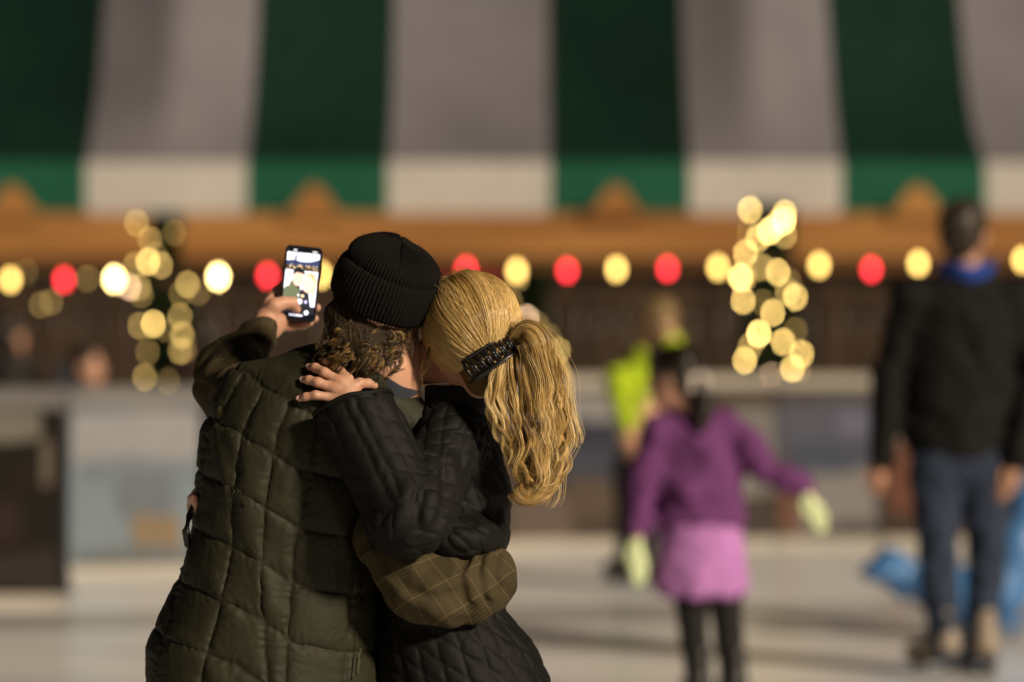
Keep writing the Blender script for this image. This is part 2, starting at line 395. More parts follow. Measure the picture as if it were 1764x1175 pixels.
# wooden frieze with pointed gables in front of the valance
FY = 25.78; fx_ = lambda px: gx(px, FY); fz = lambda py: EYE - (py - HY) / FPX * FY
fr = empty('wooden_frieze', (0, FY, 0), 'orange wooden beam with small pointed gables under the striped canvas', 'beam')
m = MB(); m.box((fx_(-800), FY, fz(444)), (fx_(2600), FY + .09, fz(368)), 0, .008); m.build('beam', M_wood, fr)
m = MB(); m.box((fx_(-800), FY + .03, fz(466)), (fx_(2600), FY + .10, fz(445)), 0, .006); m.build('lower_beam', mat('brown_wood', (.15, .07, .025), .65, noise=(3, (.09, .04, .016), .7, (.4, 1, 3))), fr)
for k in range(-2, 6):
    c = 22 + 519.5 * k; pts = [(c - 50, 368), (c - 34, 354), (c - 22, 334), (c - 7, 320), (c + 7, 320), (c + 22, 334), (c + 34, 354), (c + 50, 368), (c + 50, 376), (c - 50, 376)]
    n = len(pts); V = [(fx_(x), FY - .045, fz(y)) for x, y in pts] + [(fx_(x), FY - .003, fz(y)) for x, y in pts]
    F = [tuple(range(n - 1, -1, -1)), tuple(range(n, 2 * n))] + [(i, (i + 1) % n, n + (i + 1) % n, n + i) for i in range(n)]
    F = [tuple(f) for f in F]; g = mesh('gable', V, F, M_wood, fr, False)
# wall of brown boards inside
BY = 25.92; m = MB()
wall = empty('board_wall', (0, BY, 0), 'wall of upright brown boards under the striped tent', 'wall')
x = -9.; k = 0
m = MB()
while x < 9:
    w = .16 + .03 * math.sin(k * 2.3); m.box((x, BY + .012 * math.sin(k * 1.7), .02), (x + w - .012, BY + .04 + .012 * math.sin(k * 1.7), 1.70)); x += w; k += 1
m.build('boards', M_slat, wall)
m = MB(); m.box((-9, BY - .045, .25), (9, BY - .015, .36)); m.box((-9, BY - .045, 1.30), (9, BY - .015, 1.38)); m.build('rail', M_slat, wall)
# maroon cloth hung under the beam
m = MB(); vv = []
for i in range(13): 
    t = i / 12; x = gx(735 + 145 * t, 25.9); vv += [(x, 25.85 + .02 * math.sin(9 * t), EYE + .03), (x, 25.85 + .02 * math.sin(9 * t), EYE - .20 - .05 * math.sin(PI * t))]
m.add(vv, [(2*i, 2*i+1, 2*i+3, 2*i+2) for i in range(12)]); tag(m.build('hanging_cloth', mat('maroon_cloth', (.22, .012, .014), .8), loc=(gx(800, 25.85), 25.85, EYE - .1)), 'dark red cloth hanging under the wooden beam', 'cloth')

# ---- string of large red and yellow bulbs
M_warm = mat('warm_bulb', (.9, .6, .2), .3, emit=((1.0, .64, .16), 8.0)); M_hot = mat('bright_bulb', (.9, .7, .3), .3, emit=((1.0, .72, .26), 26)); M_red = mat('red_bulb', (.7, .02, .02), .3, emit=((1.0, .030, .045), 8.5))
M_sock = mat('socket', (.02, .03, .02), .5)
SY = 23.4; stg = empty('light_string', (0, SY, EYE), 'cable of large red and yellow bulbs strung below the wooden beam', 'light string')
bulbs = [(-68, 483, 'r'), (18, 482, 'y'), (110, 482, 'r'), (197, 481, 'h'), (285, 480, 'o'), (376, 477, 'h'), (461, 475, 'r'), (553, 474, 'y'), (636, 471, 'r'), (717, 468, 'y'), (803, 464, 'r'), (890, 467, 'y'), (977, 466, 'r'),
         (1062, 464, 'y'), (1150, 463, 'r'), (1237, 461, 'y'), (1324, 459, 'o'), (1411, 457, 'y'), (1501, 464, 'r'), (1582, 454, 'y'), (1670, 451, 'r'), (1762, 448, 'y'), (1850, 446, 'r')]
pts = []
for i, (px, py, c) in enumerate(bulbs):
    pts.append(W(px, py - 13, SY))
    if i < len(bulbs) - 1: q = (W(px, py - 13, SY) + W(bulbs[i+1][0], bulbs[i+1][1] - 13, SY)) / 2; q[2] -= .008; pts.append(q)
m = MB(); m.tube(pts, .005, 6); m.build('cable', M_sock, stg)
bulb_me = None
def bulb_mesh(r, h, n=14):
    V = [(0, 0, -h)]; rows = [(.35, -.93), (.7, -.7), (.95, -.3), (1, .1), (.8, .55), (.5, .85), (.42, 1.0)]
    for a, z in rows: V += [(r * a * math.cos(k / n * 2 * PI), r * a * math.sin(k / n * 2 * PI), h * z) for k in range(n)]
    F = [(0, 1 + (k + 1) % n, 1 + k) for k in range(n)]
    for j in range(len(rows) - 1): F += [(1 + j*n + k, 1 + j*n + (k+1) % n, 1 + (j+1)*n + (k+1) % n, 1 + (j+1)*n + k) for k in range(n)]
    return V, F
bm = {}
for c, m_ in (('y', M_warm), ('h', M_hot), ('r', M_red), ('o', mat('unlit_red_bulb', (.12, .01, .01), .3))):
    v, f = bulb_mesh(.026, .034); o = mesh('bulb', v, f, m_); bm[c] = o.data; D.objects.remove(o)
v, f = bulb_mesh(.014, .014); o = mesh('socket', v, f, M_sock); sk_me = o.data; D.objects.remove(o)
for px, py, c in bulbs:
    w = W(px, py, SY); o = D.objects.new('bulb', bm[c]); COL.objects.link(o); o.parent = stg; o.location = Vector(w) - stg.location
    s = D.objects.new('socket', sk_me); COL.objects.link(s); s.parent = o; s.location = (0, 0, .046)

# ---- slim dark green trees in pots, with fairy lights
M_fol = mat('conifer_green', (.012, .026, .009), .7, noise=(8, (.022, .042, .013), .6, (1, 1, 1))); M_bark = mat('bark', (.06, .04, .025), .9); M_pot = mat('dark_pot', (.03, .025, .022), .7)
M_f = {k: mat('fairy_bulb', (.9, .7, .3), .3, emit=((1, .66, .19) if k != 'p' else (1, .62, .38), s)) for k, s in (('b', 52), ('m', 26), ('d', 11), ('e', 7), ('f', 3.0), ('p', 20))}
fv, ff = bulb_mesh(.012, .014, 10); fme = {}
for k, m_ in M_f.items(): o = mesh('bulb', fv, ff, m_); fme[k] = o.data; D.objects.remove(o)
def slim_tree(pxc, Y, top, wpx, label, seed):
    r = random.Random(seed); x = gx(pxc, Y); H = EYE - (top - HY) / FPX * Y; w = wpx / FPX * Y
    o = empty('conifer', (x, Y, 0), label, 'tree', 'slim lit trees behind the boards')
    m = MB(); m.tube([(x, Y, .25), (x + .02, Y, H * .6), (x, Y, H * .97)], [.035, .022, .006], 8); m.build('trunk', M_bark, o, True)
    m = MB()
    for i in range(5200):
        t = r.random() ** .9; z = .45 + (H - .45) * t; rad = w * (1 - t * .62) * math.sqrt(r.random()) * (.75 + .35 * math.sin(z * 9 + 1.7 * seed)); a = r.random() * 2 * PI
        p = Vector((x + rad * math.cos(a), Y + rad * math.sin(a), z)); d = Vector((math.cos(a), math.sin(a), r.uniform(-.5, .7))).normalized() * r.uniform(.05, .10); q = Vector((-math.sin(a), math.cos(a), r.uniform(-.4, .4))) * r.uniform(.008, .016)
        m.add([p - q, p + d * .5 - q * 1.4, p + d, p + d * .5 + q * 1.4], [(0, 1, 2, 3)])
    m.build('crown', M_fol, o)
    m = MB(); n = 16; pr = [(.0, 0), (.15, 0), (.19, .26), (.21, .27), (.21, .31), (.17, .31), (.0, .28)]; V = []
    for rr_, z in pr: V += [(x + rr_ * math.cos(k / n * 2 * PI), Y + rr_ * math.sin(k / n * 2 * PI), z + .011) for k in range(n)]
    m.add(V, [(j*n+k, j*n+(k+1) % n, (j+1)*n+(k+1) % n, (j+1)*n+k) for j in range(len(pr)-1) for k in range(n)]); m.build('pot', M_pot, o, True)
def fairy(pxc, Y, pts, label):
    o = empty('fairy_lights', (gx(pxc, Y), Y, EYE), label, 'fairy lights', 'fairy lights on the slim trees'); path = []
    for px, py, k in sorted(pts, key=lambda q: q[1]):
        w = W(px, py, Y + .02 * math.sin(px)); path.append(w + np.array([0, .05, .02])); s = D.objects.new('bulb', fme[k]); COL.objects.link(s); s.parent = o; s.location = Vector(w) - o.location
    m = MB(); m.tube(path, .003, 5); m.build('cable', M_sock, o)
slim_tree(285, 24.3, 372, 60, 'slim dark green tree wound with lights left of the phone', 1)
slim_tree(1328, 24.3, 356, 62, 'slim dark green tree with the brightest lights right of centre', 2)
slim_tree(915, 24.4, 470, 60, 'low dark green tree mostly behind the blonde head', 3)
fairy(285, 23.95, [(235,384,'e'),(258,413,'e'),(300,401,'f'),(233,457,'e'),(255,451,'m'),(277,457,'d'),(223,495,'p'),(240,495,'e'),(244,508,'f'),(268,440,'f'),(323,490,'d'),(311,507,'f'),(342,503,'f'),(264,558,'m'),(241,561,'e'),(285,566,'f'),(310,545,'e'),(314,577,'d'),(310,605,'e'),(318,603,'f'),(254,606,'f'),(249,650,'e'),(291,657,'f'),(333,660,'p'),(333,678,'e'),(70,525,'f'),(88,520,'f'),(150,480,'f'),(45,470,'f')], 'fairy lights on the tree left of the phone')
fairy(1328, 23.9, [(1292,362,'m'),(1352,368,'m'),(1350,381,'b'),(1326,398,'b'),(1306,410,'m'),(1290,400,'f'),(1340,385,'m'),(1352,405,'d'),(1284,437,'m'),(1275,478,'b'),(1312,460,'d'),(1340,469,'m'),(1360,486,'f'),(1356,503,'d'),(1370,512,'m'),(1280,518,'m'),(1283,478,'d'),(1314,522,'f'),(1331,539,'m'),(1307,575,'b'),(1349,589,'m'),(1370,570,'f'),(1292,598,'d'),(1283,621,'m'),(1329,648,'p'),(1365,635,'m'),(1381,610,'m'),(1376,636,'f')], 'bright fairy lights on the tree right of centre')
fairy(925, 24.0, [(908,548,'p'),(962,604,'d'),(945,580,'f'),(893,480,'f'),(925,560,'f'),(880,520,'f')], 'few dim fairy lights beside the blonde ponytail')
# ================================================================== the couple
def X(px): return (px - CX) / FPX * Y0
def Z(py): return EYE - (py - HY) / FPX * Y0
def PXX(p): return CX + p[:, 0] / Y0 * FPX
def PYY(p): return HY + (EYE - p[:, 2]) / Y0 * FPX

def fabric(name, col, col2, rough, sheen, weave=900, wr=(60, .25, .004), spec=.5):
    """woven cloth: fine weave and soft crumple in the bump, slight blotches in the colour"""
    m = mat(name, col, rough, noise=(14, col2, .5, (1, 1, 1)), sheen=sheen, spec=spec)
    n = m.node_tree.nodes; L = m.node_tree.links; b = n['Principled BSDF']; tc = n['Texture Coordinate']
    n1 = n.new('ShaderNodeTexNoise'); n1.inputs['Scale'].default_value = wr[0]; n1.inputs['Detail'].default_value = 5; n1.inputs['Distortion'].default_value = 1.2
    n2 = n.new('ShaderNodeTexNoise'); n2.inputs['Scale'].default_value = weave; n2.inputs['Detail'].default_value = 2
    L.new(tc.outputs['Object'], n1.inputs['Vector']); L.new(tc.outputs['Object'], n2.inputs['Vector'])
    b1 = n.new('ShaderNodeBump'); b1.inputs['Strength'].default_value = wr[1]; b1.inputs['Distance'].default_value = wr[2]
    b2 = n.new('ShaderNodeBump'); b2.inputs['Strength'].default_value = .35; b2.inputs['Distance'].default_value = .0008
    L.new(n1.outputs[0], b1.inputs['Height']); L.new(n2.outputs[0], b2.inputs['Height']); L.new(b1.outputs[0], b2.inputs['Normal']); L.new(b2.outputs[0], b.inputs['Normal'])
    return m
M_vest = fabric('olive_nylon', (.0165, .0152, .0070), (.022, .0203, .0098), .62, 0, spec=.2, wr=(60, .2, .004))
M_jack = fabric('black_satin', (.0030, .0024, .0018), (.0046, .0038, .0028), .70, 0, wr=(80, .25, .003), spec=.2)
M_knit = fabric('black_knit', (.0050, .0044, .0036), (.007, .006, .005), .95, 0, weave=600, spec=.08)
M_navy = fabric('navy_jersey', (.012, .014, .022), (.018, .02, .03), .85, .2)
M_white = fabric('white_cotton', (.6, .58, .55), (.66, .64, .6), .85, .2)
M_jean = fabric('dark_denim', (.025, .035, .06), (.04, .052, .085), .85, .1)
M_blackp = mat('black_plastic', (.008, .007, .006), .36)
M_skin = mat('skin', (.44, .255, .165), .5, bump=(160, .4, .002), noise=(45, (.50, .24, .155), .6, (1, 1, 1)), sss=.12)
M_nail = mat('nail', (.62, .38, .31), .25)
M_eye = mat('eye', (.05, .035, .02), .2)
def plaid_mat():
    m = mat('brown_plaid', (.06, .043, .02), .9, spec=.1)
    n = m.node_tree.nodes; L = m.node_tree.links; b = n['Principled BSDF']
    a = n.new('ShaderNodeAttribute'); a.attribute_name = 'cloth'; sp = n.new('ShaderNodeSeparateXYZ'); L.new(a.outputs['Vector'], sp.inputs[0])
    def mth(op, x, y=None, z=None):
        k = n.new('ShaderNodeMath'); k.operation = op
        for i, v in enumerate((x, y, z)):
            if v is None: continue
            if isinstance(v, (int, float)): k.inputs[i].default_value = v
            else: L.new(v, k.inputs[i])
        return k.outputs[0]
    def line(s, period, width, off=0.0):    # 1 on the line
        f = mth('FRACT', mth('ADD', mth('DIVIDE', s, period), off)); return mth('LESS_THAN', mth('ABSOLUTE', mth('SUBTRACT', f, .5)), width / period / 2)
    cols = [(.056, .043, .022), (.026, .019, .009), (.15, .11, .05)]
    win = mth('MAXIMUM', line(sp.outputs[0], .047, .0016), line(sp.outputs[1], .047, .0016))
    big = mth('MULTIPLY', mth('ADD', line(sp.outputs[0], .094, .04), line(sp.outputs[1], .094, .04)), .5)
    fine = mth('ADD', mth('MULTIPLY', line(sp.outputs[0], .005, .0022), .5), mth('MULTIPLY', line(sp.outputs[1], .005, .0022), .5))
    chk = mth('MULTIPLY', big, fine)
    m1 = n.new('ShaderNodeMixRGB'); m1.inputs[1].default_value = (*cols[0], 1); m1.inputs[2].default_value = (*cols[1], 1); L.new(chk, m1.inputs[0])
    m2 = n.new('ShaderNodeMixRGB'); m2.inputs[2].default_value = (*cols[2], 1); L.new(m1.outputs[0], m2.inputs[1]); L.new(mth('MULTIPLY', win, .42), m2.inputs[0])
    L.new(m2.outputs[0], b.inputs['Base Color'])
    tc = n['Texture Coordinate']; nz = n.new('ShaderNodeTexNoise'); nz.inputs['Scale'].default_value = 700; L.new(tc.outputs['Object'], nz.inputs['Vector'])
    bp = n.new('ShaderNodeBump'); bp.inputs['Strength'].default_value = .5; bp.inputs['Distance'].default_value = .001; L.new(nz.outputs[0], bp.inputs['Height']); L.new(bp.outputs[0], b.inputs['Normal'])
    return m
M_plaid = plaid_mat()
def hair_mat(name, stops, rough=.38):
    m = mat(name, stops[1][1], rough, spec=.6); n = m.node_tree.nodes; L = m.node_tree.links; b = n['Principled BSDF']
    a = n.new('ShaderNodeAttribute'); a.attribute_name = 'rnd'; rp = n.new('ShaderNodeValToRGB'); cr = rp.color_ramp
    cr.elements[0].position = stops[0][0]; cr.elements[0].color = (*stops[0][1], 1); cr.elements[1].position = stops[-1][0]; cr.elements[1].color = (*stops[-1][1], 1)
    for pos, c in stops[1:-1]: e = cr.elements.new(pos); e.color = (*c, 1)
    L.new(a.outputs['Fac'], rp.inputs[0]); L.new(rp.outputs[0], b.inputs['Base Color'])
    tr = n.new('ShaderNodeBsdfTranslucent'); mx = n.new('ShaderNodeMixShader'); mx.inputs[0].default_value = .22; L.new(rp.outputs[0], tr.inputs[0]); L.new(b.outputs[0], mx.inputs[1]); L.new(tr.outputs[0], mx.inputs[2]); L.new(mx.outputs[0], n['Material Output'].inputs[0]); return m
M_blond = hair_mat('blonde_hair', [(0, (.13, .07, .02)), (.4, (.46, .28, .08)), (.75, (.80, .54, .19)), (1, (1.0, .78, .38))], .27)
M_curl = hair_mat('brown_curls', [(0, (.018, .010, .004)), (.5, (.09, .05, .015)), (1, (.42, .25, .075))], .4)

# ---- generic head (right, forward, up; origin between the ears at eye height)
def head_d(q, nose=1.0):
    d = ell(q, (0, -.015, .035), (.075, .096, .086))
    d = smin(d, ell(q, (0, .03, -.035), (.061, .062, .08)), .03)
    d = smin(d, ell(q, (0, .052, -.085), (.036, .036, .03)), .03)
    d = smin(d, cap(q, (0, .088, .008), (0, .110, -.032), .007, .012), .012)
    for s in (-1, 1):
        d = smax(d, -ell(q, (s * .033, .1, .002), (.017, .014, .011)), .012)
        d = np.minimum(d, ell(q, (s * .032, .078, .002), (.0125, .0125, .0125)))
        d = smin(d, cap(q, (s * .015, .094, .021), (s * .048, .082, .021), .006), .012)
        d = smin(d, ell(q, (s * .079, -.012, -.012), (.011, .021, .033)), .006)
        d = smax(d, -ell(q, (s * .089, -.008, -.008), (.006, .011, .02)), .004)
    d = smin(d, ell(q, (0, .084, -.067), (.022, .012, .0045)), .006); d = smin(d, ell(q, (0, .083, -.077), (.019, .012, .005)), .006)
    return d
def toloc(p, o, M, s=1.0): return ((p - A3(o)) @ A3(M).T) / f32(s)
def toworld(q, o, M, s=1.0): return np.asarray(q) * s @ np.asarray(M) + np.asarray(o)
def eye_faces(V, Q, o, M, s=1.0):
    c = V[Q].mean(1); mi = np.zeros(len(Q), int)
    for sx in (-1, 1):
        e = toworld((sx * .032, .0905, .002), o, M, s); mi[np.linalg.norm(c - e, axis=1) < .0065 * s] = 1
    return mi
def merge(parts):
    V, Q, mi, b = [], [], [], 0
    for v, q, m in parts:
        V.append(v); Q.append(q + b); mi.append(m if hasattr(m, '__len__') else np.full(len(q), m)); b += len(v)
    return np.concatenate(V), np.concatenate(Q), np.concatenate(mi)
def band(c, M, rx, ry, h, th, flare=0.0, n=72, wob=0.0, a0=0.0, a1=2 * PI):
    """standing collar: closed ring strip of thickness th in frame M (right, forward, up)"""
    prof = [(0, 0), (0, h * .3), (0, h * .7), (0, h - th * .5), (-th * .15, h - th * .1), (-th * .5, h), (-th * .85, h - th * .1), (-th, h - th * .5), (-th, h * .6), (-th, 0)]
    V = []; 
    for i in range(n):
        a = i / n * 2 * PI; w = wob * math.sin(a * 3 + 1) + wob * .6 * math.sin(a * 7)
        for r, z in prof:
            k = r + flare * z / h + w * (z / h)
            V.append(((rx + k) * math.cos(a), (ry + k) * math.sin(a), z + w * .6))
    m = len(prof); F = []
    for i in range(n):
        j = (i + 1) % n
        for k in range(m): F.append((i * m + k, j * m + k, j * m + (k + 1) % m, i * m + (k + 1) % m))
    return toworld(np.array(V), c, M), np.array(F)

# ------------------------------------------------ fields of the clothes
vest_rows = [(Z(y), X((l + r) / 2), Y0 + cy + .025, (r - l) / 2 * Y0 / FPX, b + .025) for y, l, r, cy, b in
    [(1270, 226, 668, .03, .165), (1175, 246, 658, .03, .155), (1120, 250, 653, .03, .15), (1080, 266, 651, .03, .147), (1000, 303, 648, .03, .14),
     (930, 325, 645, .025, .136), (830, 337, 668, .02, .136), (740, 348, 705, .02, .135), (690, 372, 712, .02, .13), (655, 420, 690, .02, .115)]]
def vest_base(p):
    d = loft(p, vest_rows)
    d = smin(d, chain(p, [C(600, 662, .0), C(545, 657, .005), C(432, 676, .01)], [.056, .062, .055]), .05)
    d = smin(d, cap(p, C(620, 690, .01), C(722, 752, .01), .056, .058), .05)
    return d
_uy = np.array([640, 743, 843, 934, 1040, 1175, 1270.])
_ul = np.array([[361, 325, 282, 255, 235, 190, 175], [421, 366, 338, 318, 302, 264, 250], [470, 421, 410, 406, 385, 350, 335], [530, 482, 466, 457, 457, 470, 474],
                [590, 552, 532, 512, 504, 496, 494], [655, 640, 628, 618, 606, 596, 590], [720, 705, 690, 680, 672, 668, 664], [790, 770, 755, 745, 740, 740, 740]])
_ox = [240, 300, 340, 413, 460, 520, 610, 700]; _oy = [-60, -36, -27, 0, 28, 64, 84, 95]
N_big, N_mid, N_fine = Noise(5, 12, 1), Noise(14, 14, 2), Noise(45, 14, 3)
N_cr = Noise(9, 12, 9, (1, 1, .45)); N_pk = Noise(60, 14, 8)
N_str = Noise(22, 14, 4, (1, 1, .35))
def vest_disp(p):
    px, py = PXX(p), PYY(p)
    px = px + 1.5 * N_mid(p); py = py + 1.5 * N_mid(p[:, [2, 0, 1]])
    du = np.full(len(p), 200., f32)
    for l in _ul: du = np.minimum(du, np.abs(px - np.interp(py, _uy, l)))
    v = (py - np.interp(px, _ox, _oy) - 739) / 99.0
    dv = np.abs(v - np.round(v)) * 99.0
    ya = np.interp(px, [395, 528, 620], [628, 700, 742])     # the yoke seam: nothing quilted above it
    above = np.clip((ya - py) / 6, 0, 1); dy_ = np.abs(py - ya)
    du = np.where(above > 0, 80, du); dv = np.where((above > 0) | (py < ya + 60), np.where(v < -.45, 99, dv), dv); dv = np.minimum(dv, dy_)
    s = np.minimum(du, dv)
    puff = (1 - np.exp(-(du / 8.5) ** 1.2)) * (1 - np.exp(-(dv / 9) ** 1.2))
    pk = np.exp(-s / 16) * np.sin(np.where(du < dv, py, px) * .32 + 3 * N_mid(p)) * .0013     # gathered puckers beside the stitching
    cre = (1 - np.minimum(np.abs(N_cr(p)), 1)) ** 4 * .0010 * np.clip(N_big(p[:, [1, 2, 0]]) + .5, 0, 1) * np.clip(s / 12, 0, 1)
    return (.0062 * puff - cre - .0024 * np.exp(-(s / 2.2) ** 2) + pk * (s > 1) + .0024 * N_big(p) + .0005 * N_str(p) + .0002 * N_fine(p)).astype(f32)
V_folds = []
def vest_f(p):
    d = vest_base(p) - vest_disp(p)
    for pts, w, a in V_folds: d = d - ridge(p, pts, w, a)
    return d
def on(f, pts): return [hit(f, x, y) for x, y in pts]
for pts, w, a in [([(400, 750), (425, 800), (440, 850)], .016, .007), ([(372, 735), (385, 790), (395, 850)], .014, .008), ([(415, 850), (430, 905), (446, 960), (460, 1040)], .018, .010),
                  ([(525, 760), (505, 800), (490, 838)], .010, .006), ([(560, 850), (580, 900), (600, 960), (612, 1010)], .016, .008), ([(575, 1040), (592, 1075), (598, 1110)], .010, .006),
                  ([(470, 640), (500, 660), (545, 690)], .014, .006), ([(505, 610), (530, 640), (560, 655)], .010, .006), ([(330, 960), (370, 1000), (400, 1060)], .016, .006), ([(290, 1090), (330, 1110), (380, 1170)], .014, .006)]:
    V_folds.append((on(vest_base, pts), w, a))

# shirt: sleeve of the raised left arm, and of the right arm round her waist
armL = [C(430, 708, .02), C(398, 664, .20), C(396, 640, .26), C(452, 572, .38)]
armLr = [.075, .063, .056, .040]
armR = [C(690, 800, -.02), C(676, 920, -.075), C(712, 1004, -.105), C(778, 1020, -.105), C(836, 1000, -.065), C(846, 990, .02)]
armRr = [.055, .055, .053, .050, .046, .041]
L_folds = [([C(345, 665, .16), C(372, 622, .16), C(420, 606, .2)], .010, .010), ([C(340, 700, .12), C(365, 660, .12), C(400, 630, .14)], .010, .010), ([C(352, 725, .08), C(375, 690, .08)], .010, .008)]
def sleeveL(p):
    d = chain(p, armL, armLr, .05)
    for pts, w, a in L_folds: d = d - ridge(p, pts, w * 2.2, a)
    d = d - .003 * N_mid(p) - .0035 * N_str(p) * .6
    ax = np.array(armL[-1]) - np.array(armL[-2]); ax /= np.linalg.norm(ax)
    t = (p - A3(armL[-1])) @ A3(ax)
    d = smax(d, t - .006, .006)
    d = smax(d, -cap(p, armL[-1] - ax * .05, armL[-1] + ax * .05, .033), .004)
    return d
R_folds = []
def sleeve_folds():
    out = []
    for pts, w, a in [([(806, 958), (792, 990), (800, 1030), (812, 1050)], .007, -.012), ([(832, 950), (822, 985), (828, 1020), (840, 1040)], .006, -.012), ([(858, 950), (850, 985), (858, 1015)], .006, -.009), ([(818, 955), (808, 990), (814, 1030)], .007, .008),
                      ([(846, 950), (838, 985), (844, 1025)], .006, .008), ([(675, 965), (720, 995), (770, 1005), (790, 1000)], .012, .009), ([(668, 985), (705, 1018), (755, 1030), (795, 1020)], .008, -.008), ([(690, 1025), (735, 1052), (790, 1055)], .010, .007), ([(628, 930), (650, 975), (690, 1015)], .010, .007), ([(640, 925), (668, 965), (700, 990)], .007, -.007), ([(740, 985), (765, 1015), (790, 1045)], .008, -.006)]:
        out.append((on(sleeveR, pts), w * 1.5, a * .75))
    return out
def sleeveR(p):
    yc = np.interp(p[:, 0], [X(676), X(712), X(778), X(836)], [Y0 - .075, Y0 - .105, Y0 - .105, Y0 - .065]).astype(f32)
    q = p.copy(); q[:, 1] = yc + (p[:, 1] - yc) * 1.28
    d = chain(q, armR, armRr, .07) * .85
    for pts, w, a in R_folds: d = d - ridge(p, pts, w, a)
    return d - .003 * N_mid(p) - .002 * N_str(p) - .004 * N_big(p)
R_folds = sleeve_folds()
def cloth_uv(V, pts, rot, flat=False):
    """cloth coordinates along and round a chain of bones"""
    V = V.astype(f32); best = np.full(len(V), 9., f32); U = np.zeros((len(V), 3), f32); acc = 0.
    for i in range(len(pts) - 1):
        a, b = A3(pts[i]), A3(pts[i+1]); ba = b - a; L_ = float(np.linalg.norm(ba)); t = ba / L_
        h = np.clip((V - a) @ t, 0, L_); d = np.linalg.norm(V - a - h[:, None] * t, axis=1)
        s = np.cross(t, A3((0, 1, 0))); s /= np.linalg.norm(s) + 1e-6; w = np.cross(t, s)
        r = V - a - h[:, None] * t; an = np.arctan2(r @ s, -(r @ w)) * .058
        k = d < best; best[k] = d[k]; l = V[:, 0] if flat else acc + (V - a) @ t
        U[k, 0] = (l * math.cos(rot) - an * math.sin(rot))[k]; U[k, 1] = (l * math.sin(rot) + an * math.cos(rot))[k]; acc += L_
    return U

# woman's quilted jacket
jack_rows = [(Z(y), X((l + r) / 2), Y0 + cy, (r - l) / 2 * Y0 / FPX, b) for y, l, r, cy, b in
    [(1280, 632, 962, .06, .16), (1175, 640, 945, .06, .155), (1110, 640, 916, .06, .145), (1060, 645, 872, .055, .125), (1000, 655, 862, .05, .115), (930, 675, 874, .05, .12),
     (850, 685, 884, .05, .125), (760, 695, 858, .05, .118), (715, 705, 838, .05, .105), (682, 722, 822, .05, .09)]]
sh, elb, wri = C(782, 752, -.03), C(702, 888, -.195), C(612, 706, -.135)
def jack_parts(p):
    t = loft(p, jack_rows)
    u = cap(p, sh, elb, .066, .080); f = cap(p, elb, wri, .078, .076)
    return t, u, f
wax = (wri - elb) / np.linalg.norm(wri - elb)
def jack_base(p):
    t, u, f = jack_parts(p)
    t = smin(t, ell(p, C(785, 922, -.02), (.098, .13, .052)), .03)
    d = smin(t, u, .022); d = smin(d, f, .018)
    # open wide cuff: cut across the wrist and hollowed
    tt = (p - A3(wri)) @ A3(wax)
    near = cap(p, elb, wri, .078, .076) < .03
    cut = tt - (.012 + .00022 * (612 - PXX(p)))
    d = np.where(near, smax(d, cut, .006), d)
    hol = cap(p, wri - wax * .05, wri + wax * .12, .064, .072)
    return np.where(near, smax(d, -hol, .006), d)
def arm_q(p, a, b, r):
    a, b = A3(a), A3(b); t = (b - a) / np.linalg.norm(b - a); s = np.cross(t, A3((0, 1, 0))); s /= np.linalg.norm(s); w = np.cross(t, s)
    q = p - a; return np.arctan2(q @ s, -(q @ w)) * r, q @ t
def cell(a, b, wa, wb):
    da = np.abs(a - np.round(a)) * wa; db = np.abs(b - np.round(b)) * wb
    return da, db
def jack_disp(p):
    t, u, f = jack_parts(p)
    q = p + (.0015 * np.stack([N_mid(p), N_mid(p[:, [1, 2, 0]]), N_mid(p[:, [2, 0, 1]])], 1)).astype(f32)
    ang = np.arctan2(q[:, 0] - X(775), -(q[:, 1] - Y0 - .05)) * .115; z = q[:, 2]
    da, db = cell((ang + z * .25) / .036, (z + ang * .75) / .043, .036, .043)
    pt = (1 - np.exp(-(da / .0055) ** 1.3)) * (1 - np.exp(-(db / .0055) ** 1.3)); st = np.minimum(da, db)
    a1, l1 = arm_q(q, sh, elb, .075); ua, ub = cell((a1 + l1 * .3) / .038, (l1 - a1 * .6) / .045, .038, .045)
    pu = (1 - np.exp(-(ua / .0055) ** 1.3)) * (1 - np.exp(-(ub / .0055) ** 1.3)); su = np.minimum(ua, ub)
    a2, l2 = arm_q(q, elb, wri, .08); fa, fb = cell(a2 / .040, (l2 + a2 * .5) / .040, .040, .040)
    pf = (1 - np.exp(-(fa / .010) ** 1.4)) * (.55 + .45 * (1 - np.exp(-(fb / .007) ** 1.4))); sf = np.minimum(fa, fb * 1.8)
    k = np.argmin(np.stack([t, u, f]), 0)
    puff = np.choose(k, [pt * .0038, pu * .0038, pf * .0044]); st = np.choose(k, [st, su, sf])
    return (puff - .0014 * np.exp(-(st / .0018) ** 2) + .0007 * N_pk(p) * np.exp(-st / .008) - (1 - np.minimum(np.abs(N_cr(p)), 1)) ** 4 * .0020 * np.clip(N_big(p[:, [1, 2, 0]]) + .4, 0, 1) + .002 * N_big(p) + .0008 * N_str(p) + .0002 * N_fine(p)).astype(f32)
J_folds = []
def jack_f(p):
    d = jack_base(p)
    d = d - jack_disp(p)
    for pts, w, a in J_folds: d = d - ridge(p, pts, w, a)
    return d
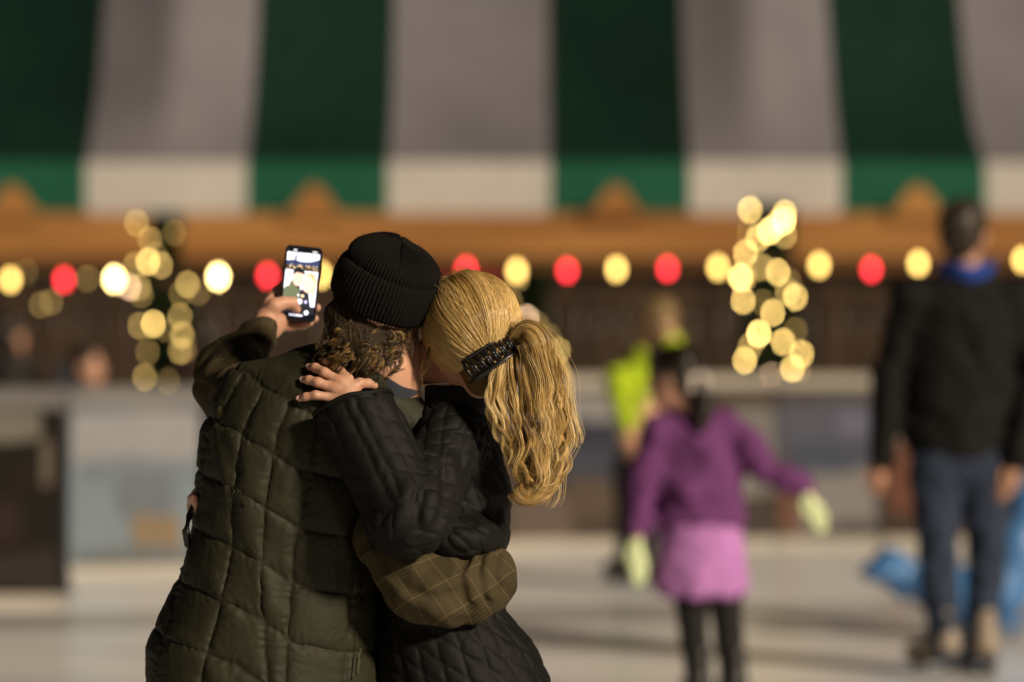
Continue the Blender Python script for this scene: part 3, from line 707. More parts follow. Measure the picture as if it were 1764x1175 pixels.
for pts, w, a in [([(738, 785), (704, 845), (684, 905)], .013, .013), ([(748, 800), (745, 850), (735, 900), (706, 930)], .012, .014), ([(768, 790), (786, 840), (778, 885), (748, 925)], .014, .012),
                  ([(722, 805), (712, 860), (722, 905)], .010, -.014), ([(762, 815), (764, 860), (752, 900)], .010, -.012), ([(690, 700), (716, 745), (728, 790)], .010, -.012), ([(655, 690), (690, 720), (712, 770)], .014, .008),
                  ([(790, 790), (812, 840), (815, 900), (790, 945)], .014, -.008), ([(855, 880), (862, 910), (842, 940)], .012, -.008), ([(730, 720), (760, 735), (800, 720)], .014, .006), ([(700, 1085), (760, 1092), (850, 1075)], .012, -.008),
                  ([(560, 740), (590, 800), (640, 880)], .014, -.006)]:
    J_folds.append((on(jack_base, pts), w * 1.25, a * (.75 if a > 0 else .5)))

# ------------------------------------------------ the man
manO = np.array([X(520), Y0 + .02, 0.0])
man = empty('person', manO, 'person in an olive quilted puffer vest and black knit beanie holding up a phone', 'person', 'embracing couple')
hM = frame((-.12, 1, .16), (.34, -.12, .93)); hO = C(646, 542, .0)
def man_head(p):
    q = toloc(p, hO, hM); d = head_d(q)
    d = smin(d, cap(p, C(694, 600, .03), C(702, 690, .03), .034, .045), .03)
    return smin(d, chain(p, [toworld((0, -.02, -.05), hO, hM), C(662, 640, -.005), C(668, 740, .02)], [.058, .060, .075]), .03)
V1, Q1 = sdf(man_head, *bbox([hO, C(640, 740)], .15), .005)
phone_d = .47
def pk(*a): return C(*a)
handL_ch = [([pk(450, 572, .40), pk(462, 558, .455), pk(474, 548, .485)], [.029, .031, .028]),
  ([pk(458, 545, .435), pk(473, 527, .430), pk(488, 522, .440), pk(503, 522, .448), pk(511, 533, .459)], [.019, .0155, .0125, .0115, .009]),     # thumb
  ([pk(464, 520, .49), pk(478, 500, .498), pk(500, 478, .498), pk(512, 466, .494)], [.012, .0105, .0095, .008]),                       # index, up the back of the phone
  ([pk(470, 534, .50), pk(500, 524, .508), pk(530, 524, .508), pk(546, 530, .487)], [.0125, .0105, .010, .0085]),
  ([pk(472, 548, .50), pk(502, 545, .510), pk(528, 544, .508), pk(542, 549, .488)], [.0125, .0105, .010, .0085]),
  ([pk(474, 562, .49), pk(500, 562, .498), pk(522, 560, .497), pk(534, 556, .484)], [.0115, .0095, .0085, .0075])]
def handL(p):
    d = chain(p, *handL_ch[0], .015); pal = smin(d, ell(p, pk(470, 542, .488), (.026, .018, .034)), .02)
    d = smin(pal, chain(p, *handL_ch[1], .008), .012)
    for c in handL_ch[2:]: d = np.minimum(d, smin(pal, chain(p, *c, .006), .007))
    return d
V2, Q2 = sdf(handL, *bbox(sum([c[0] for c in handL_ch], []), .04), .0025, it=2)
def bodyM(p):
    d = chain(p, [C(560, 690, .02), C(540, 900, .03), C(450, 1170, .03)], [.10, .105, .12], .05)
    d = smin(d, chain(p, armL, [.05, .045, .042, .028], .03), .03); d = smin(d, chain(p, [C(690, 740, .02)] + armR[1:], [.05, .042, .04, .036, .032, .028], .03), .03)
    hx = X(455)
    for s in (-1, 1): d = smin(d, chain(p, [(hx + s * .09, Y0 + .03, .86), (hx + s * .11, Y0 + .05, .48), (hx + s * .12, Y0 + .02, .12)], [.082, .055, .04], .03), .03)
    # the right hand laid on her side, out of sight beyond her
    w = armR[-1]; d = smin(d, cap(p, w, w + np.array([-.03, .07, .01]), .028, .024), .02)
    for k in range(4): d = np.minimum(d, chain(p, [w + np.array([-.03, .07, -.015 + .018 * k]), w + np.array([-.06, .10, -.02 + .02 * k]), w + np.array([-.10, .115, -.025 + .021 * k])], [.010, .009, .0075], .005))
    d = np.minimum(d, chain(p, [w + np.array([-.01, .05, .03]), w + np.array([-.03, .08, .06]), w + np.array([-.05, .10, .075])], [.012, .011, .009], .005))
    return d
V3, Q3 = sdf(bodyM, (X(300), Y0 - .3, .08), (X(900), Y0 + .55, Z(640)), .012)
bV, bQ, bM_ = merge([(V1, Q1, eye_faces(V1, Q1, hO, hM)), (V2, Q2, 0), (V3, Q3, 0)])
mesh('body', bV, bQ, [M_skin, M_eye], man, mi=bM_)
V, Q = sdf(vest_f, (X(215), Y0 - .25, Z(1270)), (X(800), Y0 + .25, Z(575)), .006, sub=1, base=vest_base); V = relax(V, Q, 1)
vest = mesh('vest', V, Q, M_vest, man)
# collar of the vest
cM = upframe((-.05, 1, .1), (.42, -.06, .90))
V, F = band(C(622, 662, -.0) + np.array([0, 0, -.02]), cM, .086, .080, .060, .016, .004, wob=.004)
mesh('collar', V, F, M_vest, vest)
V, F = band(C(650, 664, .0) + np.array([.006, 0, -.012]), cM, .070, .066, .036, .006, .004, wob=.003)
sw = mesh('sweatshirt_collar', V, F, M_navy, man)
def strip(f, pts, w, lift, name, m, parent, th=.003, n=40):
    """flat strip lying along a surface"""
    q = np.array(pts, float); t = np.linspace(0, len(q) - 1, n); xs = np.interp(t, range(len(q)), q[:, 0]); ys = np.interp(t, range(len(q)), q[:, 1])
    pts3 = np.array([hit(f, x, y) for x, y in zip(xs, ys)]) + np.array([0, -lift, 0])
    b = MB(); b.tube(pts3, w, 6); return b.build(name, m, parent, smooth=True)
strip(vest_f, [(641, 955), (622, 1040), (612, 1110), (606, 1172)], .0028, .001, 'pocket_seam', M_vest, vest)
M_zip = mat('grey_green_tape', (.045, .043, .024), .6)
strip(vest_f, [(620, 1118), (617, 1140), (615, 1162)], .0042, .002, 'pocket_tape', M_zip, vest, n=8)
# side strap at the waist
b = MB(); b.tube([C(333, 868, .02), C(326, 890, .0), C(320, 915, -.01), C(323, 938, .0), C(331, 950, .02)], [.004, .007, .008, .007, .004], 8)
b.build('waist_strap', M_blackp, vest, smooth=True)
VL, QL = sdf(sleeveL, *bbox(armL, .11), .006, sub=1, it=2); VR, QR = sdf(sleeveR, *bbox(armR, .11), .006, sub=1, it=2); VL, VR = relax(VL, QL, 2), relax(VR, QR, 1)
uL = cloth_uv(VL, [armL[0], armL[-1]], .2)
_v = relax(VR, QR, 6); _y = (_v[:, 1] - Y0) * .55; _b = .10 * np.sin((_v[:, 0] - X(650)) * 6)       # the cloth of the forearm lies on the bias
uR = np.stack([(_v[:, 0] + _v[:, 2] + _b) * .707 + _y * .5, (_v[:, 0] - _v[:, 2] - _b) * .707 - _y * .4, 0 * _y], 1)
V, Q, m_ = merge([(VL, QL, 0), (VR, QR, 0)])
mesh('plaid_shirt', V, Q, M_plaid, man, attrs={'cloth': np.concatenate([uL, uR])})

# beanie: ribs follow the knit
bnM = upframe((-.1, 1, .1), (.36, -.26, .92)); bnO = C(652, 524, -.004)
prof = [(.088, .004), (.098, -.003), (.1045, .003), (.1075, .018), (.1095, .036), (.109, .054), (.1065, .068), (.1030, .0755), (.099, .077), (.0965, .0765), (.0955, .079), (.096, .086), (.0955, .094), (.0920, .103), (.0850, .112), (.074, .119), (.060, .125), (.045, .1292), (.029, .1318), (.014, .133), (.003, .1335)]
pr = np.array(prof); s_ = np.r_[0, np.cumsum(np.linalg.norm(np.diff(pr, axis=0), axis=1))]; nn = 110
ss = np.linspace(0, s_[-1], nn); rr = np.interp(ss, s_, pr[:, 0]); zz = np.interp(ss, s_, pr[:, 1])
NR, NA = 82, 82 * 8; an = np.arange(NA) / NA * 2 * PI
V = np.zeros((nn, NA, 3)); cuff = ss < s_[8]
tn = np.stack([np.gradient(rr), np.gradient(zz)], 1); tn /= np.linalg.norm(tn, axis=1, keepdims=True); nr, nz_ = tn[:, 1], -tn[:, 0]
for i in range(nn):
    k = NR if rr[i] > .05 else NR / 2
    rib = np.abs(np.sin(an * NR / 2)) ** .8 if cuff[i] else (np.abs(np.sin(an * NR / 2)) ** .8 * np.clip((rr[i] - .004) / .06, 0, 1))
    kn = .0004 * np.sin(ss[i] * 2 * PI / .0042 + np.sin(an * NR) * 1.2)
    cr = -.004 * np.exp(-((an * 4 / (2 * PI) - np.round(an * 4 / (2 * PI))) / .035) ** 2) * np.clip((ss[i] - s_[13]) / .02, 0, 1)
    lump = .0025 * np.sin(an * 3 + 1 + ss[i] * 12) + .0015 * np.sin(an * 5 + ss[i] * 30)
    slant = (.006 * np.cos(an + 1.2) if cuff[i] else 0)
    o_ = .0026 * rib + kn + cr + lump
    r_ = rr[i] + nr[i] * o_; z_ = zz[i] + nz_[i] * o_ + slant * np.clip(ss[i] / s_[8], 0, 1)
    V[i] = np.stack([r_ * .985 * np.cos(an), r_ * 1.12 * np.sin(an), z_ + 0 * an], 1)
idx = np.arange(nn * NA).reshape(nn, NA); a = idx[:-1]; F = np.stack([a, np.roll(a, -1, 1), np.roll(idx[1:], -1, 1), idx[1:]], -1).reshape(-1, 4)
bnV = toworld(V.reshape(-1, 3), bnO, bnM)
beanie = mesh('beanie', bnV, F, M_knit, man)
# loose fibres on the knit
k = RNG.choice(np.arange(20 * NA, nn * NA), 2600); base = bnV[k]; nrm = base - (bnO + bnM[2] * .05); nrm /= np.linalg.norm(nrm, axis=1, keepdims=True)
dirs = nrm * .6 + RNG.normal(0, .6, (2600, 3)); L_ = RNG.uniform(.002, .006, 2600)
P = base[:, None] + dirs[:, None] * L_[:, None, None] * np.linspace(0, 1, 4)[None, :, None] + RNG.normal(0, .0006, (2600, 4, 3))
v, f = tube_arrays(P, np.full((2600, 4), .00012), 3); mesh('knit_fuzz', v, f, mat('lint', (.035, .03, .026), .9), beanie)

# curly hair gathered at the nape, straight short hair under the cuff
def strands(paths, rad, rnd, name, m, parent, tip=.35, grad=None):
    k, mm, _ = paths.shape; t = np.linspace(0, 1, mm)
    rad = np.broadcast_to(np.asarray(rad).reshape(-1, 1), (k, 1)) * (1 - (1 - tip) * t[None] ** 2)
    v, f = tube_arrays(paths, rad, 3); r = np.repeat(np.asarray(rnd)[:, None], mm, 1)
    if grad is not None: r = r + grad[None]
    return mesh(name, v, f, m, parent, attrs={'rnd': np.repeat(np.clip(r, 0, 1).ravel(), 3)})
def spline(g, m):
    g = np.array(g, float); n = len(g); t = np.linspace(0, n - 1, m); i = np.clip(t.astype(int), 0, n - 2); u = (t - i)[:, None]
    p = lambda j: g[np.clip(j, 0, n - 1)]
    p0, p1, p2, p3 = p(i - 1), p(i), p(i + 1), p(i + 2)
    return .5 * (2 * p1 + (p2 - p0) * u + (2 * p0 - 5 * p1 + 4 * p2 - p3) * u ** 2 + (3 * p1 - p0 - 3 * p2 + p3) * u ** 3)
def nape(p):
    d = ell(p, C(622, 592, -.075), (.060, .040, .042)); d = smin(d, ell(p, C(598, 545, -.05), (.045, .045, .045)), .03); d = smin(d, ell(p, C(655, 556, -.055), (.05, .04, .03)), .03)
    return d - .004 * N_mid(p)
V, Q = sdf(nape, C(540, 670, -.16), C(730, 480, .06), .006)
M_curlbase = mat('curl_base', (.02, .012, .005), .7)
hb = mesh('hair', V, Q, M_curlbase, man)
paths, rnds, rads = [], [], []
for c in range(150):
    x = RNG.normal(620, 28); y = RNG.uniform(548, 610); x = np.clip(x, 566, 680)
    o = hit(nape, x, y); o = o + np.array([0, .006, 0])
    Ln = RNG.uniform(.025, .055); rc = RNG.uniform(.005, .012); ph = RNG.uniform(0, 2 * PI); turns = RNG.uniform(1.0, 2.4) * RNG.choice([-1, 1])
    drift = np.array([(x - 627) * .0003 + RNG.normal(0, .012), -RNG.uniform(.004, .022), -Ln])
    cb = RNG.uniform(0, 1) ** 1.3
    for s in range(11):
        t = np.linspace(0, 1, 22); q = o + t[:, None] * drift + np.array([0, .02, 0]) * (t ** 2)[:, None]
        r_ = rc * (.5 + .7 * t) * (1 + RNG.normal(0, .12)); a_ = ph + turns * 2 * PI * t + RNG.normal(0, .22)
        q = q + np.stack([np.cos(a_) * r_, -np.abs(np.sin(a_)) * r_ * .9, np.sin(a_ + .6) * r_ * .8], 1) + RNG.normal(0, .0016, 3) * np.sin(t * 3)[:, None]
        paths.append(q); rnds.append(cb * .75 + RNG.uniform(0, .3)); rads.append(RNG.uniform(.00035, .0007))
strands(np.array(paths), rads, rnds, 'curl', M_curl, hb)
paths, rnds, rads = [], [], []
for c in range(700):       # hair swept from under the cuff towards the knot
    s = RNG.uniform(0, 1); x = 572 + 152 * s; y = 508 + 52 * s + RNG.uniform(-6, 4)
    e = np.array([RNG.normal(627, 26), RNG.uniform(570, 610)]); tt = np.linspace(0, 1, 8)
    if s > .75: e = np.array([x - RNG.uniform(5, 25), y + RNG.uniform(25, 55)])
    if s < .12: e = np.array([x + RNG.uniform(4, 14), y + RNG.uniform(35, 62)])
    pts = [hit(nape if s < .95 else man_head, x + (e[0] - x) * k, y + (e[1] - y) * k + 8 * math.sin(k * 3), n=300) for k in (0, .33, .66, 1)]
    q = spline(pts, 10) + np.array([0, -.001 - RNG.uniform(0, .004), 0]) + RNG.normal(0, .0008, 3); paths.append(q); rnds.append(RNG.uniform(0, .55) + .25 * (s > .8)); rads.append(.0004)
strands(np.array(paths), rads, rnds, 'swept_hair', M_curl, hb)
# stubble and sideburn at the right jaw
paths = []
for c in range(900):
    x, y = RNG.uniform(682, 718), RNG.uniform(556, 592)
    if y < 556 + (722 - x) * .0 or x + (y - 556) * .7 > 735: continue
    o = hit(man_head, x, y, n=300); q = o + np.outer(np.linspace(0, 1, 4), np.array([RNG.normal(-.002, .002), -.0025, -.009])); paths.append(q)
strands(np.array(paths), np.full(len(paths), .0003), RNG.uniform(.5, 1, len(paths)), 'stubble', M_curl, hb)

# trousers and skates below the picture
def legs_f(hx, y, hipz, rr_, fx):
    def f(p):
        d = ell(p, (hx, y, hipz), (rr_ + .045, .125, .11))
        for s in (-1, 1): d = smin(d, chain(p, [(hx + s * .085, y, hipz - .03), (hx + s * fx, y + .02, .5), (hx + s * fx * 1.1, y, .17)], [rr_ * .62, .072, .06], .03), .03)
        return d - .004 * N_mid(p)
    return f
def skate(name, pos, parent, mats, yaw=0.0, s=1.0):
    """boot with cuff, heel block and steel blade; pos is where the blade meets the ice"""
    M = upframe((math.sin(yaw), math.cos(yaw), 0), (0, 0, 1)); pos = np.array(pos, float)
    def f(p):
        q = toloc(p, pos, M, s); d = chain(q, [(0, -.03, .27), (0, -.035, .13), (0, .0, .105), (0, .12, .095)], [.052, .05, .046, .036], .03)
        d = smax(d, .068 - q[:, 2], .008); return smax(d, q[:, 2] - .275, .006) * s
    V, Q = sdf(f, pos + np.array([-.2, -.2, .02]) * s, pos + np.array([.2, .25, .3]) * s, .011 * s); bt = mesh(name, V, Q, mats[0], parent)
    b = MB(); b.box((-.03, -.085, .048), (.03, .145, .069), 0, .006); b.box((-.012, -.075, .03), (.012, -.035, .05)); b.box((-.012, .06, .03), (.012, .12, .05))
    mesh('sole', toworld(np.array(b.v), pos, M, s), b.f, mats[1], bt, False)
    b = MB(); b.box((-.002, -.11, .0), (.002, .16, .032)); mesh('blade', toworld(np.array(b.v), pos, M, s), b.f, mats[2], bt, False)
M_steel = mat('steel', (.6, .6, .62), .25, metal=1)
M_boot = mat('black_boot', (.015, .014, .013), .4); M_sole = mat('dark_sole', (.03, .028, .026), .6)
V, Q = sdf(legs_f(X(455), Y0 + .03, .88, .125, .12), (X(455) - .3, Y0 - .2, .12), (X(455) + .3, Y0 + .25, 1.02), .012); mesh('trousers', V, Q, M_jean, man)
for s in (-1, 1): skate('skate', (X(455) + s * .13, Y0 + .03, .0), man, (M_boot, M_sole, M_steel), s * .2)

# ------------------------------------------------ the woman
wom = empty('person', (X(790), Y0 + .05, 0), 'person with a blonde ponytail in a black quilted jacket hugging the one in the beanie', 'person', 'embracing couple')
wM = frame((-.42, .9, .02), (-.20, -.10, .97)); wO = C(812, 588, .0)
def wom_head(p):
    d = head_d(toloc(p, wO, wM, .96)) * .96
    d = smin(d, cap(p, C(748, 600, .03), C(742, 690, .04), .032, .036), .03)
    return smin(d, chain(p, [toworld((0, -.03, -.05), wO, wM), C(775, 680, .03), C(770, 740, .05)], [.050, .048, .066]), .03)
V1, Q1 = sdf(wom_head, *bbox([wO, C(770, 740)], .15), .006)
# her left hand, spread on his shoulder blade
def sv(px, py, off): h_ = hit(vest_f, px, py); return h_ + np.array([0, -off, 0])
fing = [([(600, 652, .018), (578, 630, .026), (564, 622, .020), (556, 623, .009)], [.0105, .0095, .0085, .0072]),
        ([(588, 658, .020), (560, 641, .028), (544, 633, .022), (534, 632, .009)], [.0105, .0095, .0088, .0072]),
        ([(580, 670, .020), (549, 658, .026), (533, 654, .020), (523, 654, .009)], [.0105, .0095, .0085, .0070]),
        ([(580, 686, .018), (545, 680, .022), (528, 683, .016), (517, 686, .008)], [.0098, .0086, .0076, .0064])]
fing = [([sv(*q) for q in pts], r) for pts, r in fing]
thumb = ([sv(606, 672, .020), sv(620, 660, .022), sv(634, 660, .016), sv(645, 664, .009)], [.012, .0105, .0092, .0074])
palm = [sv(592, 668, .014), sv(600, 690, .016), C(618, 735, -.13)]
def handF(p):
    pal = ell(p, sv_p, (.026, .013, .024), None); pal = smin(pal, chain(p, palm, [.018, .022, .026], .02), .016)
    d = None
    for pts, r in fing:
        e = chain(p, pts, r, .005)
        e = smin(e, ell(p, pts[0] + np.array([-.002, -.003, 0]), (.010, .008, .009)), .008)     # knuckle
        e = smin(pal, e, .009); d = e if d is None else np.minimum(d, e)
    return np.minimum(d, smin(pal, chain(p, *thumb, .005), .010))
sv_p = sv(588, 670, .014)
V2, Q2 = sdf(handF, *bbox(sum([f_[0] for f_ in fing], []) + palm + thumb[0], .035), .0022, it=2)
# fingers of her right hand round his far side
rh = [C(334 + 3 * k, 856 + 9 * k, -.01 + .005 * k) for k in range(4)]
def handR(p):
    d = ell(p, C(352, 872, .11), (.03, .03, .045))
    for k, q in enumerate(rh): d = smin(d, chain(p, [C(352, 862 + 9 * k, .11), C(331 + 2 * k, 859 + 8 * k, .07), q], [.010, .009, .0075], .004), .004)
    return smin(d, cap(p, C(352, 872, .11), C(420, 880, .2), .03, .03), .02)
V4, Q4 = sdf(handR, *bbox(rh + [C(352, 872, .13), C(420, 880, .2)], .05), .004)
def bodyF(p):
    d = chain(p, [C(770, 730, .05), C(770, 950, .05), C(790, 1180, .06)], [.085, .085, .12], .05)
    d = smin(d, chain(p, [sh, elb, wri], [.04, .038, .028], .02), .03)
    d = smin(d, chain(p, [C(705, 740, .07), C(640, 850, .19), C(420, 880, .2)], [.045, .04, .03], .02), .03)
    hx = X(795)
    for s in (-1, 1): d = smin(d, chain(p, [(hx + s * .085, Y0 + .06, .82), (hx + s * .08, Y0 + .08, .46), (hx + s * .08, Y0 + .06, .12)], [.08, .052, .038], .03), .03)
    return d
V3, Q3 = sdf(bodyF, (X(380), Y0 - .3, .08), (X(960), Y0 + .35, Z(650)), .012)
bV, bQ, bM_ = merge([(V1, Q1, eye_faces(V1, Q1, wO, wM, .96)), (V2, Q2, 0), (V4, Q4, 0), (V3, Q3, 0)])
wb = mesh('body', bV, bQ, [M_skin, M_eye], wom, mi=bM_)
for pts, r in fing:      # nails
    t = pts[-1]; u = pts[-1] - pts[-2]; u = u / np.linalg.norm(u); nM = upframe(u, (0, -1, .25))
    f = lambda p: smax(ell(p, t + np.array([0, -.0035, .001]) + u * .002, (.0052, .0068, .0042), nM), -ell(p, t, (.003, .003, .003)), .001)
    V, Q = sdf(f, t - .012, t + .012, .0012); mesh('nail', V, Q, M_nail, wb)
V, Q = sdf(jack_f, (X(490), Y0 - .33, Z(1280)), (X(975), Y0 + .25, Z(640)), .006, sub=1, base=jack_base); V = relax(V, Q, 2)
jacket = mesh('jacket', V, Q, M_jack, wom)
# rolled hem of the cuff
s2 = np.cross(wax, (0, 1, 0)); s2 /= np.linalg.norm(s2); w2 = np.cross(wax, s2)
hem = []
for i in range(49):
    a_ = i / 48 * 2 * PI; q = wri + (s2 * math.cos(a_) + w2 * math.sin(a_)) * .0765; pxq = CX + q[0] / q[1] * FPX
    hem.append(q + wax * (.010 + .00022 * (612 - pxq)) + np.array([0, 0, .002 * math.sin(5 * a_)]))
b = MB(); b.tube(hem, .0048, 8); b.build('cuff_hem', M_jack, jacket, smooth=True)
jM = upframe((-.3, 1, 0), (.02, -.12, 1))
V, F = band(C(781, 706, .030), jM, .074, .070, .058, .011, .002, wob=.0015); mesh('collar', V, F, M_jack, jacket)
V, F = band(C(770, 703, .030), upframe((-.3, 1, 0), (-.10, -.02, 1)), .066, .062, .054, .004, .0, wob=.001); mesh('shirt_collar', V, F, M_white, wom)
V, Q = sdf(legs_f(X(795), Y0 + .06, .84, .12, .09), (X(795) - .3, Y0 - .2, .12), (X(795) + .3, Y0 + .3, 1.0), .012); mesh('trousers', V, Q, M_jean, wom)
for s in (-1, 1): skate('skate', (X(795) + s * .10, Y0 + .06, .0), wom, (mat('white_boot', (.6, .58, .55), .45), M_sole, M_steel), s * .15)

# ---- blonde hair: cap, combed strands, ponytail
capO = toworld((0, -.02, .034), wO, wM, .96); capR = np.array([.087, .106, .100])
def haircap(p):
    q = toloc(p, wO, wM, .96); d = ell(q, (0, -.022, .035), capR / .96)
    d = smin(d, ell(q, (.0, -.068, -.060), (.060, .040, .060)), .03)
    d = smax(d, q[:, 1] - .045, .01); d = smax(d, -.112 - q[:, 2], .02)
    return d * .96
V, Q = sdf(haircap, *bbox([capO], .15), .005)
hc = mesh('hair', V, Q, mat('hair_base', (.13, .075, .022), .6), wom)
clipA, clipB = np.array([802., 640.]), np.array([890., 582.])
def cp(t, off=0.0): q = clipA + (clipB - clipA) * t; return hit(haircap, *np.minimum(q, (876, 999)), n=400) + np.array([max(q[0] - 876, 0) * .00115, max(q[0] - 876, 0) * .0006 - off, 0])
cps = np.array([cp(t) for t in np.linspace(0, 1, 21)])
NS = 7000; s_ = RNG.uniform(0, 1, NS); ang_ = R(218) - s_ * R(232) + RNG.normal(0, .05, NS)
dep = RNG.uniform(-.55, .55, NS)
d0 = np.stack([np.cos(ang_), dep + .15, np.sin(ang_)], 1); d0 /= np.linalg.norm(d0, axis=1, keepdims=True)
tt_ = np.clip(s_ ** .85 + RNG.normal(0, .05, NS), 0, 1)
tgt = np.stack([np.interp(tt_, np.linspace(0, 1, 21), cps[:, i]) for i in range(3)], 1); d1 = tgt - capO; d1 /= np.linalg.norm(d1, axis=1, keepdims=True)
om = np.arccos(np.clip((d0 * d1).sum(1), -1, 1)); m_ = 20; t = np.linspace(0, 1, m_)
dd = (np.sin((1 - t)[None] * om[:, None]) / np.sin(om)[:, None])[..., None] * d0[:, None] + (np.sin(t[None] * om[:, None]) / np.sin(om)[:, None])[..., None] * d1[:, None]
ql = dd @ wM.T; rad = 1 / np.sqrt(((ql / capR) ** 2).sum(-1))
cl = np.floor(s_ * 62 + dep * 7).astype(int); crand = RNG.uniform(0, 1, 400)[cl % 400]
lift = .0015 + .0085 * crand[:, None] * np.sin(PI * np.clip(t, 0, 1))[None] ** .7 + RNG.uniform(0, .0035, (NS, 1)) + .0018 * np.sin(t[None] * 9 + crand[:, None] * 20)
paths = capO + dd * (rad + lift)[..., None]
side = np.cross(dd, np.gradient(dd, axis=1)); side /= np.linalg.norm(side, axis=2, keepdims=True) + 1e-9
paths += side * (.003 * np.sin(t[None] * 7 + crand[:, None] * 30) * t[None] * (1 - t[None]) * 4)[..., None]
dark = .22 * np.exp(-((s_ - .33) / .16) ** 2)
strands(paths, RNG.uniform(.0002, .00042, NS), .22 + .75 * crand + RNG.uniform(-.12, .2, NS) - dark, 'combed_hair', M_blond, hc, tip=.9, grad=-.12 * np.exp(-(t / .25) ** 2))
def lock(g, rg, n, wave, wl, name, parent, bright=.5, fly=0.0, seed=0, m=38):
    r = np.random.default_rng(seed); G = spline([C(*q) for q in g], m); RR = np.interp(np.linspace(0, 1, m), np.linspace(0, 1, len(rg)), rg)
    T = np.gradient(G, axis=0); T /= np.linalg.norm(T, axis=1, keepdims=True); S = np.cross(T, (0, 1, 0)); S /= np.linalg.norm(S, axis=1, keepdims=True); U = np.cross(T, S)
    arc = np.r_[0, np.cumsum(np.linalg.norm(np.diff(G, axis=0), axis=1))]; t = np.linspace(0, 1, m)
    nc = max(6, n // 70); ca = r.uniform(0, 2 * PI, nc); cr_ = np.sqrt(r.uniform(0, 1, nc)); cph = r.uniform(0, 2 * PI, nc); cb = r.uniform(0, 1, nc); cwl = r.uniform(.8, 1.3, nc)
    paths, rnds = [], []
    for i in range(n):
        k = r.integers(nc); a = ca[k] + r.normal(0, .13); q_ = np.clip(cr_[k] + r.normal(0, .085), 0, 1.1)
        if r.uniform() < fly: q_ *= r.uniform(1.1, 1.7)
        x = np.cos(a) * q_ * RR; y = np.sin(a) * q_ * RR * .6
        w = wave * np.clip(t * 1.8 - .2, 0, 1) * 1.4; ph = arc * 2 * PI / (wl * cwl[k]) + cph[k] + r.normal(0, .10)
        x = x + w * np.sin(ph); y = y + w * .6 * np.cos(ph * .9)
        jit = np.cumsum(r.normal(0, .00013, (m, 2)), axis=0)
        P = G + S * (x + jit[:, 0])[:, None] + U * (y + jit[:, 1])[:, None]
        e = 1 - .45 * r.uniform(0, 1) ** 2.2; te = np.linspace(0, e, m); P = np.stack([np.interp(te, t, P[:, j]) for j in range(3)], 1)
        paths.append(P); rnds.append(bright + 1.0 * (cb[k] - .5) + r.uniform(-.1, .14))
    return strands(np.array(paths), r.uniform(.00018, .0004, n), np.array(rnds), name, M_blond, parent, tip=.4)
tail = lock([(880, 592, -.10), (905, 570, -.125), (924, 590, -.135), (932, 650, -.12), (930, 720, -.11), (928, 780, -.11), (928, 822, -.11), (905, 848, -.115), (890, 838, -.12)], [.012, .019, .025, .029, .030, .028, .025, .020, .014], 3800, .008, .11, 'ponytail', hc, .52, .05, 1)
lock([(888, 590, -.10), (915, 575, -.12), (938, 610, -.11), (950, 680, -.10), (960, 740, -.10), (958, 790, -.10), (945, 825, -.11), (925, 858, -.11)], [.010, .014, .017, .018, .018, .016, .013, .009], 1700, .009, .10, 'ponytail_lock', tail, .60, .12, 2)
lock([(872, 600, -.10), (866, 620, -.12), (856, 660, -.13), (853, 700, -.13), (864, 740, -.125), (878, 770, -.12), (882, 800, -.12)], [.006, .012, .016, .016, .012, .009, .004], 1200, .006, .085, 'ponytail_lock', tail, .78, .03, 3)
lock([(885, 596, -.10), (888, 630, -.13), (895, 690, -.13), (903, 740, -.13), (900, 790, -.125), (912, 826, -.12), (935, 842, -.12), (950, 826, -.115)], [.008, .016, .018, .018, .016, .014, .010, .004], 1500, .009, .10, 'ponytail_lock', tail, .45, .05, 4)
lock([(880, 590, -.09), (930, 590, -.10), (975, 690, -.08), (985, 745, -.08), (992, 770, -.09)], [.006, .02, .02, .016, .008], 150, .005, .12, 'flyaway_hair', tail, .65, .5, 5)
lock([(885, 590, -.10), (930, 600, -.12), (955, 700, -.11), (950, 800, -.11), (930, 870, -.11)], [.012, .042, .05, .048, .03], 150, .006, .13, 'flyaway_hair', tail, .8, .4, 8)
lock([(780, 470, .02), (800, 462, .02), (850, 490, .01), (890, 550, -.02)], [.006, .010, .010, .006], 40, .003, .06, 'flyaway_hair', hc, .6, .3, 6)
lock([(760, 480, -.02), (790, 500, -.08), (830, 550, -.105), (860, 595, -.11)], [.02, .04, .03, .01], 90, .004, .07, 'flyaway_hair', hc, .85, .2, 9)
lock([(742, 590, -.05), (735, 615, -.06), (728, 640, -.055), (722, 662, -.05)], [.004, .008, .010, .006], 26, .003, .05, 'flyaway_hair', hc, .15, .1, 7)
# claw clip: two rails joined by curved claws
clip = empty('hair_clip', cps[10], 'black plastic claw clip holding the blonde ponytail', 'hair clip')
def cw(px, py, off): # point over the hair near the clip
    t = np.clip(((np.array([px, py]) - clipA) @ (clipB - clipA)) / ((clipB - clipA) @ (clipB - clipA)), 0, 1); b_ = np.array([np.interp(t, np.linspace(0, 1, 21), cps[:, i]) for i in range(3)])
    q = W(px, py, b_[1] - off); return q
ax2 = (clipB - clipA) / np.linalg.norm(clipB - clipA); pr2 = np.array([ax2[1], -ax2[0]]) * -1   # image direction across the clip (down-right)
mid_ = (clipA + clipB) / 2
def cl_pt(u, v, off): q = mid_ + ax2 * u + pr2 * v; return cw(q[0], q[1], off)
b = MB(); b.tube([cl_pt(u, 20, .024 + .004 * math.cos(u / 40)) for u in np.linspace(-58, 54, 18)], np.interp(np.linspace(0, 1, 18), [0, .15, .85, 1], [.003, .0055, .0055, .003]), 10); lr = b.build('rail', M_blackp, clip, True)
